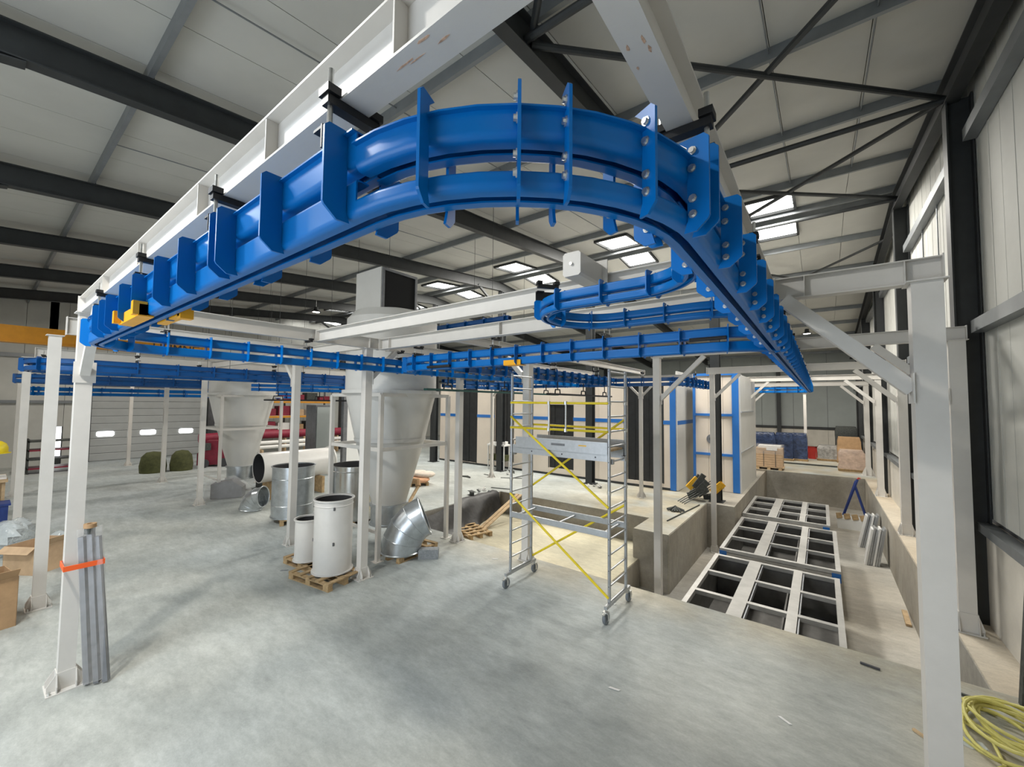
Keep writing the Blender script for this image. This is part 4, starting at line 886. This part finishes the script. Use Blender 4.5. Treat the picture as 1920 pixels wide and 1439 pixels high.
for k, (x, y, l, a, lab) in enumerate(((-10.9, 13.0, .9, .3, 'thin dark strip lying on the raised floor near the offcut'), (-12.0, 15.0, 1.1, .5, 'thin dark strip lying on the raised floor near the booth'), (-13.2, 15.2, .8, -.2, 'thin dark strip lying left of the braced column'))):
    tag(part('metal_strip', MB().bar((x, y, .012), (x+l*math.cos(a), y+l*math.sin(a), .012), .07, .02), 'tool_dark'), lab, 'strip', 'strips on the raised floor')
for x, y, lab in ((-12.3, 16.1, 'small clutter of white packaging at the foot of the left dark post'), (-7.7, 15.9, 'small clutter of packaging at the foot of the middle dark post'), (-10.6, 12.2, 'torn white paper scraps beside the offcut')):
    t = thing('packaging_scrap', lab, 'scraps', (x, y, 0), 'packaging scraps')
    for k in range(6):
        a = random.uniform(0, 6.28); q = Vector((x+.25*math.cos(a), y+.2*math.sin(a), .03))
        part('scrap', MB().bar(q, q+Vector((random.uniform(-.15, .15), random.uniform(-.15, .15), random.uniform(.02, .14))), .12, .02, (random.random(), .3, 1)), 'paper_white' if k % 3 else 'tool_dark', t)
t = thing('hand_tools', 'dark hand tools lying on the raised floor by the first opening', 'tools', (-13.5, 14.0, 0))
for k in range(4): part('tool', MB().tube([(-13.7+.15*k, 14.0+.05*k, .03), (-13.3+.1*k, 14.15-.06*k, .05)], .03, 6), 'tool_dark', t)

# ================================================================== FAR END PALLET GOODS
def wrapped(name, label, x, y, w, d, h, m, cat='pallet load', z=.14, lumps=True, group='wrapped loads at the far end'):
    t = thing(name, label, cat, (x, y, 0), group)
    for yy in (-.4, 0, .4): part('pallet_runner', MB().box(x-w/2, x+w/2, y+yy*d-.05, y+yy*d+.05, 0, .10), 'pallet_wood', t)
    part('pallet_deck', MB().box(x-w/2-.02, x+w/2+.02, y-d/2, y+d/2, .10, .14), 'pallet_wood', t)
    mb = MB(); n = 6; ring = []
    for k in range(n+1):
        zz = z+h*k/n; s = 1-.05*random.random()-(0.12 if k == n else 0)
        ring.append([(x+sx*w/2*s*random.uniform(.95, 1.0), y+sy*d/2*s*random.uniform(.95, 1.0), zz) for sx, sy in ((-1, -1), (0, -1.04), (1, -1), (1.04, 0), (1, 1), (0, 1.04), (-1, 1), (-1.04, 0))])
    mb.add([v for g in ring for v in g], [(i*8+j, i*8+(j+1) % 8, (i+1)*8+(j+1) % 8, (i+1)*8+j) for i in range(n) for j in range(8)]+[tuple(range(n*8, n*8+8))]); part('wrapped_load', mb, m, t, True, sharp=25)
    return t
t = thing('wooden_crate', 'tan wooden crate with clear wrapped top on the far pit edge', 'crate', (-2.35, 26.75, 0))
for k in range(3): part('runner', MB().box(-2.95+.52*k, -2.80+.52*k, 26.4, 27.3, 0, .12), 'plank_wood', t)
part('crate_deck', MB().box(-2.98, -1.66, 26.38, 27.3, .12, .16), 'plank_wood', t)
for k in range(8): part('side_board', MB().box(-2.96, -1.70, 26.40, 26.43, .17+.125*k, .285+.125*k), 'cardboard_pale', t)
part('crate_body', MB().box(-2.95, -1.71, 26.43, 27.28, .16, 1.17), 'cardboard_pale', t); part('wrap', MB().box(-2.98, -1.68, 26.385, 27.3, .85, 1.34), 'clear_wrap', t)
part('crate_load', MB().box(-2.85, -1.80, 26.5, 27.2, 1.17, 1.30), 'paper_white', t); part('label_sheet', MB().box(-2.45, -1.95, 26.38, 26.384, 1.05, 1.25), 'paper_white', t)
for x in (-2.6, -2.05): part('strap', MB().box(x, x+.03, 26.39, 26.40, .16, 1.0), 'tool_dark', t)
wrapped('wrapped_pallet', 'dark blue wrapped load behind the wooden crate', -3.0, 31.6, 1.25, 1.0, 1.62, 'navy_wrap')
wrapped('wrapped_pallet', 'dark blue wrapped load beside the crate with grey lump in front', -1.95, 31.9, 1.0, 1.0, 1.62, 'navy_wrap')
wrapped('wrapped_pallet', 'glossy blue grey wrapped load left of the red crates', -1.15, 32.2, .85, .9, 1.62, 'navy_wrap')
wrapped('wrapped_pallet', 'low grey plastic wrapped load right of the slim column', .35, 33.4, 1.25, 1.0, .85, 'grey_wrap')
wrapped('wrapped_pallet', 'beige plastic wrapped load beside the fifth gable column', 1.25, 28.9, 1.15, 1.0, 1.0, 'beige_wrap')
wrapped('wrapped_pallet', 'brown boxed load behind the beige one', 1.32, 33.0, 1.2, 1.0, 1.45, 'cardboard')
wrapped('wrapped_pallet', 'dark lumpy wrapped load on the right end against the wall', 1.3, 35.6, 1.2, 1.0, 2.0, 'tool_dark')
for k, (x, lab) in enumerate(((-.55, 'red crate left of the slim far column'), (-.12, 'red crate right of the slim far column'))):
    t = thing('red_crate', lab, 'crate', (x, 33.9, 0), 'red crates'); part('crate_body', MB().prism([(-.2, 0), (.2, 0), (.22, .8), (-.22, .8)], (x, 33.7, 0), (1, 0, 0), (0, 0, 1), (0, .4, 0)), 'red_plastic', t); part('rim', MB().box(x-.24, x+.24, 33.68, 34.12, .76, .80), 'red_plastic', t)
tag(part('floor_rail', MB().box(-3.0, 1.0, 29.9, 30.0, 0, .08), 'tool_dark'), 'dark rail across the far floor before the wrapped loads', 'rail')

# ================================================================== LEFT SIDE CLUTTER
cr = thing('crane_girder', 'orange overhead crane girder at the far left under the roof', 'crane', (-24, 4, 5.6)); part('girder', MB().box(-24.3, -23.9, -4.8, 9.3, 5.62, 6.22), 'crane_orange', cr); part('flange', MB().box(-24.35, -23.85, -4.8, 9.3, 5.58, 5.62), 'crane_orange', cr)
part('end_block', MB().box(-24.3, -23.9, 9.3, 9.7, 5.65, 6.05), 'black_steel', cr)
# the girder's stencilled lettering (only partly legible between the tracks)
for k, ch in enumerate('UOMNE'):
    y0 = 4.75+.36*k; st = {'U': ((0, 0, 0, 1), (0, 0, 1, 0), (1, 0, 1, 1)), 'O': ((0, 0, 0, 1), (0, 0, 1, 0), (1, 0, 1, 1), (0, 1, 1, 1)), 'M': ((0, 0, 0, 1), (0, 1, .5, .4), (.5, .4, 1, 1), (1, 0, 1, 1)), 'N': ((0, 0, 0, 1), (0, 1, 1, 0), (1, 0, 1, 1)), 'E': ((0, 0, 0, 1), (0, 0, 1, 0), (0, .5, .8, .5), (0, 1, 1, 1))}[ch]
    for a, b, c, d in st: part('letter_stroke', MB().bar((-23.895, y0+a*.24, 5.76+b*.28), (-23.895, y0+c*.24+.001, 5.76+d*.28), .05, .006, (1, 0, 0)), 'rubber', cr)
part('runway_beam', MB().box(XW+.3, XE-20, -4.8, -4.5, 5.3, 5.6), 'frame_dark', cr)
# grey profiles strapped to the left column
t = thing('profile_bundle', 'bundle of long grey profiles leaning on the left column under clear film', 'profiles', (-7.1, 1.0, 0))
for k, (bx, by, tx, ty, zz, w) in enumerate(((-7.23, .985, -7.295, .87, 1.80, .07), (-7.17, 1.06, -7.28, .94, 1.82, .065), (-7.12, 1.13, -7.27, 1.0, 1.78, .055))):
    part('profile', MB().bar((bx, by, .02), (tx, ty, zz), w, .055, (.6, .8, 0)), 'profile_grey', t)
part('film', MB().bar((-7.18, 1.05, .05), (-7.285, .93, 1.90), .10, .22, (.3, .95, 0)), 'clear_wrap', t)
tag(part('ratchet_strap', MB().box(-7.51, -7.20, .715, .725, 1.44, 1.50).box(-7.51, -7.50, .72, 1.06, 1.44, 1.50).box(-7.205, -7.195, .715, 1.06, 1.44, 1.50).box(-7.51, -7.195, 1.06, 1.07, 1.44, 1.50), 'strap_orange'), 'orange strap around the left column and the grey profiles', 'strap')
t = thing('tape_roll', 'brown tape roll and tin perched on top of the grey profiles', 'tape', (-7.28, .93, 1.83)); part('roll', MB().lathe([(.03, 0), (.06, 0), (.06, .05), (.03, .05)], (-7.28, .93, 1.90), n=16, closed=True), 'cardboard', t, True, sharp=30); part('tin', MB().lathe([(0, 0), (.05, 0), (.05, .07), (0, .07)], (-7.28, .93, 1.83), n=16), 'tool_dark', t, True, sharp=30)
def openbox(label, x, y, z, w, d, h, m, rz=0, flaps=True):
    t = thing('cardboard_box', label, 'box', (0, 0, 0), 'cardboard boxes'); e = .008
    part('bottom', MB().box(-w/2, w/2, -d/2, d/2, 0, e), m, t)
    for b in ((-w/2, -w/2+e, -d/2, d/2), (w/2-e, w/2, -d/2, d/2), (-w/2, w/2, -d/2, -d/2+e), (-w/2, w/2, d/2-e, d/2)): part('side', MB().box(*b, e, h), m, t)
    if flaps:
        part('flap', MB().bar((w/2, 0, h), (w/2+.12, 0, h+.14), d*.95, .006), m, t); part('flap', MB().bar((0, -d/2, h), (0, -d/2-.14, h-.1), w*.95, .006), m, t)
    t.location = (x, y, z); t.rotation_euler = (0, 0, rz); WO[t] = Vector((x, y, z)); return t
openbox('open cardboard box at the lower left edge of the photo', -10.3, .22, 0, .8, .5, .75, 'cardboard', .15)
openbox('tilted brown box behind the second column', -12.9, .95, 0, .7, .7, .55, 'cardboard_pale', .6)
for k, (x, y, s) in enumerate(((-14.6, .55, .5), (-15.4, .75, .42), (-14.1, 1.3, .3))):
    lab = ('crumpled clear plastic bag left of the second column', 'crumpled clear plastic bag by the slim left column', 'small crumpled plastic bag near the tilted box')[k]; mb = MB(); vs = []; n = 10
    for i in range(n+1):
        for j in range(12):
            a = 2*PI*j/12; ph = PI*i/n; rr = s*(1+.28*math.sin(5*a+3*i+k)+.15*math.sin(9*a-i)); vs.append((x+rr*math.sin(ph)*math.cos(a), y+rr*.6*math.sin(ph)*math.sin(a), max(.002, s*.7+s*.8*math.cos(ph))))
    mb.add(vs, [(i*12+j, i*12+(j+1) % 12, (i+1)*12+(j+1) % 12, (i+1)*12+j) for i in range(n) for j in range(12)]); tag(part('plastic_bag', mb, 'clear_bag', smooth=True, sharp=50), lab, 'bag', 'crumpled plastic')
t = thing('hard_hat', 'yellow hard hat hung on the stand at the far left edge', 'hard hat', (-17.9, .33, 1.9)); part('shell', MB().lathe([(.24, 0), (.25, .02), (.25, .14), (.21, .25), (.12, .32), (0, .34)], (-17.9, .36, 2.0), n=24), 'yellow_paint', t, True); part('brim', MB().lathe([(.20, 0), (.30, -.01), (.30, .01), (.2, .02)], (-17.9, .36, 2.0), n=24, closed=True), 'yellow_paint', t, True)
t = thing('work_stand', 'cluttered brown work stand below the yellow hard hat', 'stand', (-18.1, .3, 0)); part('table_top', MB().box(-18.8, -17.4, -.1, .62, 1.25, 1.31), 'plank_wood', t)
for x in (-18.7, -17.5):
    for y in (0, .55): part('leg', MB().box(x-.03, x+.03, y-.03, y+.03, 0, 1.25), 'plank_wood', t)
part('hat_post', MB().tube([(-17.9, .36, 1.31), (-17.9, .36, 2.02)], .03, 8), 'plank_wood', t); part('papers', MB().box(-18.3, -17.6, .3, .6, 1.31, 1.36), 'paper_white', t)
t = thing('blue_bin', 'blue bin beside the slim left column', 'bin', (-16.95, .45, 0)); part('bin_body', MB().prism([(-.25, 0), (.25, 0), (.3, .75), (-.3, .75)], (-17.05, .18, 0), (1, 0, 0), (0, 0, 1), (0, .45, 0)), 'ladder_blue', t); part('rim', MB().box(-17.37, -16.73, .14, .67, .73, .78), 'ladder_blue', t)
t = thing('rack_shelf', 'dark reddish shelf behind the second column near the side door', 'shelf', (-29.5, 2.0, 0))
for k in range(4): part('shelf_board', MB().box(-30.0, -29.0, 1.55, 3.0, .2+.42*k, .26+.42*k), 'tool_dark' if k % 2 else 'maroon', t)
for y in (1.55, 2.97): part('side_panel', MB().box(-30.0, -29.0, y, y+.04, 0, 1.6), 'tool_dark', t)
# plastic covered machine under the second hopper
t = thing('covered_machine', 'low machine under crumpled clear film beneath the left hopper', 'machine', (-17.0, 5.9, 0)); part('machine_body', MB().prism([(-.5, 0), (.45, 0), (.45, .35), (.1, .62), (-.5, .5)], (-16.9, 5.55, .02), (.5, .86, 0), (0, 0, 1), (-.5, .3, 0)), 'profile_grey', t)
part('film', MB().prism([(-.65, 0), (.75, 0), (.55, .4), (.1, .72), (-.55, .62)], (-16.8, 5.45, .01), (.5, .86, 0), (0, 0, 1), (-.62, .38, 0)), 'clear_wrap', t)
# olive sacks and maroon machine near the shutter
for k, (x, y, s, lab) in enumerate(((-25.7, 5.3, .5, 'olive green sack left before the roller shutter'), (-25.5, 6.35, .45, 'olive green sack right before the roller shutter'))):
    o = MB().lathe([(0, 0), (s, 0), (s*1.05, .3), (s*.9, .75), (s*.55, .95), (0, 1.0)], (x, y, 0), n=14); tag(part('sack', o, 'olive', smooth=True, sharp=60), lab, 'sack', 'olive sacks')
t = thing('sweeper_machine', 'maroon floor machine with dark seat left of the left hopper', 'machine', (-25.4, 7.6, 0)); part('machine_body', MB().prism([(-.6, .1), (.6, .1), (.6, .8), (.35, 1.35), (-.2, 1.35), (-.6, .7)], (-25.6, 7.6, 0), (.4, .9, 0), (0, 0, 1), (-.8, .35, 0)), 'maroon', t); part('seat', MB().box(-25.8, -25.3, 7.1, 7.5, .9, 1.25), 'tool_dark', t)
for q in ((-25.4, 7.25), (-25.2, 8.05)): part('wheel', MB().lathe([(0, -.06), (.22, -.06), (.22, .06), (0, .06)], (*q, .22), axis=(.9, -.4, 0), n=16), 'rubber', t, True, sharp=30)
# racks along the left background with tarp and pipes
t = thing('pallet_rack', 'tall pallet rack with boxes far behind the left hopper', 'rack', (-29, 13.5, 0))
for y in (10.3, 13.2, 16.1):
    for x in (-30.2, -29.1): part('rack_post', MB().box(x-.05, x+.05, y-.05, y+.05, 0, 4.4), 'profile_grey', t)
for z in (1.35, 2.35, 3.35): part('rack_beam', MB().box(-29.15, -29.05, 10.3, 16.1, z, z+.12), 'crane_orange', t); part('rack_shelf', MB().box(-30.2, -29.1, 10.3, 16.1, z+.12, z+.15), 'plank_wood', t)
for sn, z in (('lower', 1.50), ('middle', 2.50), ('upper', 3.50)):
    for k in range(6):
        y = 10.55+.93*k; h = random.uniform(.35, .75); cn, cm = random.choice((('brown', 'cardboard'), ('pale brown', 'cardboard_pale'), ('dark', 'tool_dark'), ('white', 'paper_white'), ('maroon', 'maroon')))
        tag(part('storage_box', MB().box(-29.9, -29.2, y, y+.75, z, z+h), cm), '%s box, %s from the left on the %s shelf of the far rack' % (cn, ('first', 'second', 'third', 'fourth', 'fifth', 'sixth')[k], sn), 'box', 'boxes on the far rack')
t = thing('tarp_roll', 'long maroon tarpaulin roll lying before the far rack', 'tarpaulin', (-27.3, 12, 0)); part('roll', MB().tube([(-27.6, 7.6, 1.35), (-27.5, 10, 1.42), (-27.3, 13, 1.40), (-27.2, 16.4, 1.38)], .26, 14), 'maroon', t, True); 
for y in (8.5, 12, 15.5): part('trestle', MB().box(-27.7, -27.1, y-.05, y+.05, 0, 1.12), 'plank_wood', t)
for k, z in enumerate((.98, .72)): tag(part('plastic_pipe', MB().tube([(-26.6+.1*k, 9.5, z), (-26.4+.1*k, 16.6, z)], .11, 10), 'duct_white', smooth=True), 'long cream pipe below the maroon tarpaulin, %s' % ('upper one', 'lower one')[k], 'pipe', 'cream pipes')
for k in range(3): tag(part('pipe_trestle', MB().box(-26.9, -26.0, 10.2+2.8*k, 10.3+2.8*k, 0, .61).box(-26.9, -26.82, 10.2+2.8*k, 10.3+2.8*k, .6, 1.2), 'plank_wood'), 'wooden trestle carrying the cream pipes, %s' % ('nearest', 'middle', 'farthest')[k], 'trestle', 'pipe trestles')
t = thing('control_cabinet', 'grey control cabinet behind the white column of the drums', 'cabinet', (-20.6, 11.0, 0)); part('cabinet_body', MB().box(-21.3, -20.3, 10.4, 11.4, 0, 3.3), 'profile_grey', t); part('cabinet_door', MB().box(-20.3, -20.27, 10.45, 11.35, .1, 3.2), 'wall_sheet_far', t); part('handle', MB().box(-20.27, -20.23, 11.2, 11.25, 1.5, 1.9), 'tool_dark', t)
t = thing('white_partition', 'large plain white panel standing behind the big hopper', 'panel', (-17.5, 12.5, 0)); part('panel_board', MB().box(-18.4, -18.3, 10.9, 14.4, .03, 4.4), 'white_clean', t); part('panel_edge', MB().box(-18.45, -18.25, 10.7, 10.9, 0, 4.45), 'profile_grey', t)
# yellow cable pile and timber on the right ledge
t = thing('cable_coil', 'tangled yellow cable coil on the ledge at the lower right corner', 'cable', (1.5, 6.7, 0))
for k in range(9):
    r = random.uniform(.22, .42); c = (1.52+random.uniform(-.07, .07), 6.75+random.uniform(-.2, .2)); z = .03+.022*k; e = random.uniform(.7, 1.1); ph = random.uniform(0, 6)
    part('cable_loop', MB().tube([(c[0]+r*math.cos(a)*e, c[1]+r*1.15*math.sin(a), z+.03*math.sin(2*a+ph)) for a in [2*PI*i/26 for i in range(26)]], .017, 8, closed=True), 'cable_yellow', t, True)
part('cable_loop', MB().tube([(1.5, 7.15, .02), (1.25, 7.28, .03), (1.13, 7.05, .03), (1.2, 6.75, .03), (1.34, 6.5, .05), (1.35, 6.2, .02), (1.2, 6.0, .02)], .016, 8), 'cable_yellow', t, True)
tag(part('dark_post', MB().bar((1.82, 7.55, .02), (1.90, 7.5, 1.45), .10, .08), 'tool_dark'), 'dark post leaning beside the yellow cable at the right edge', 'post')
for k, (a, b, m, lab) in enumerate((((.72, 6.3), (.98, 6.05), 'plank_wood', 'thin wood lath on the floor before the near right column'), ((1.12, 5.95), (1.3, 5.75), 'tool_dark', 'short dark pipe at the lower right corner'), ((1.08, 7.45), (1.42, 7.4), 'tool_dark', 'dark cable end on the ledge'), ((.35, 7.45), (.55, 7.42), 'rubber', 'small black scrap at the pit edge'))):
    tag(part('floor_scrap', MB().bar((*a, .013), (*b, .013), .03, .022), m), lab, 'scrap')
t = thing('plastic_scrap', 'pale plastic scrap lying under the yellow cable', 'scrap', (1.2, 6.4, 0)); part('film', MB().prism([(-.12, -.05), (.0, -.09), (.13, -.02), (.1, .06), (-.08, .07)], (1.16, 6.42, .004), (1, 0, 0), (0, 1, .1), (0, 0, .012)), 'clear_bag', t)

for k, (x, y, a, lab) in enumerate(((-5.9, 7.2, .5, 'white splinter on the floor before the recess edge'), (-2.1, 4.9, .2, 'tiny white chip on the open floor in the middle'), (-8.9, 4.0, .9, 'flat grey offcut beside the small drum pallet'), (-.4, 5.6, -.5, 'pale lath chip on the floor left of the near right column'), (-3.0, 6.9, .1, 'pale chip between the right scaffold wheels'))):
    tag(part('floor_chip', MB().prism([(-.07, -.012), (.06, -.015), (.08, .01), (-.05, .016)], (x, y, .002), (math.cos(a), math.sin(a), 0), (-math.sin(a), math.cos(a), 0), (0, 0, .006)), 'paper_white' if k != 2 else 'block_grey'), lab, 'chip')
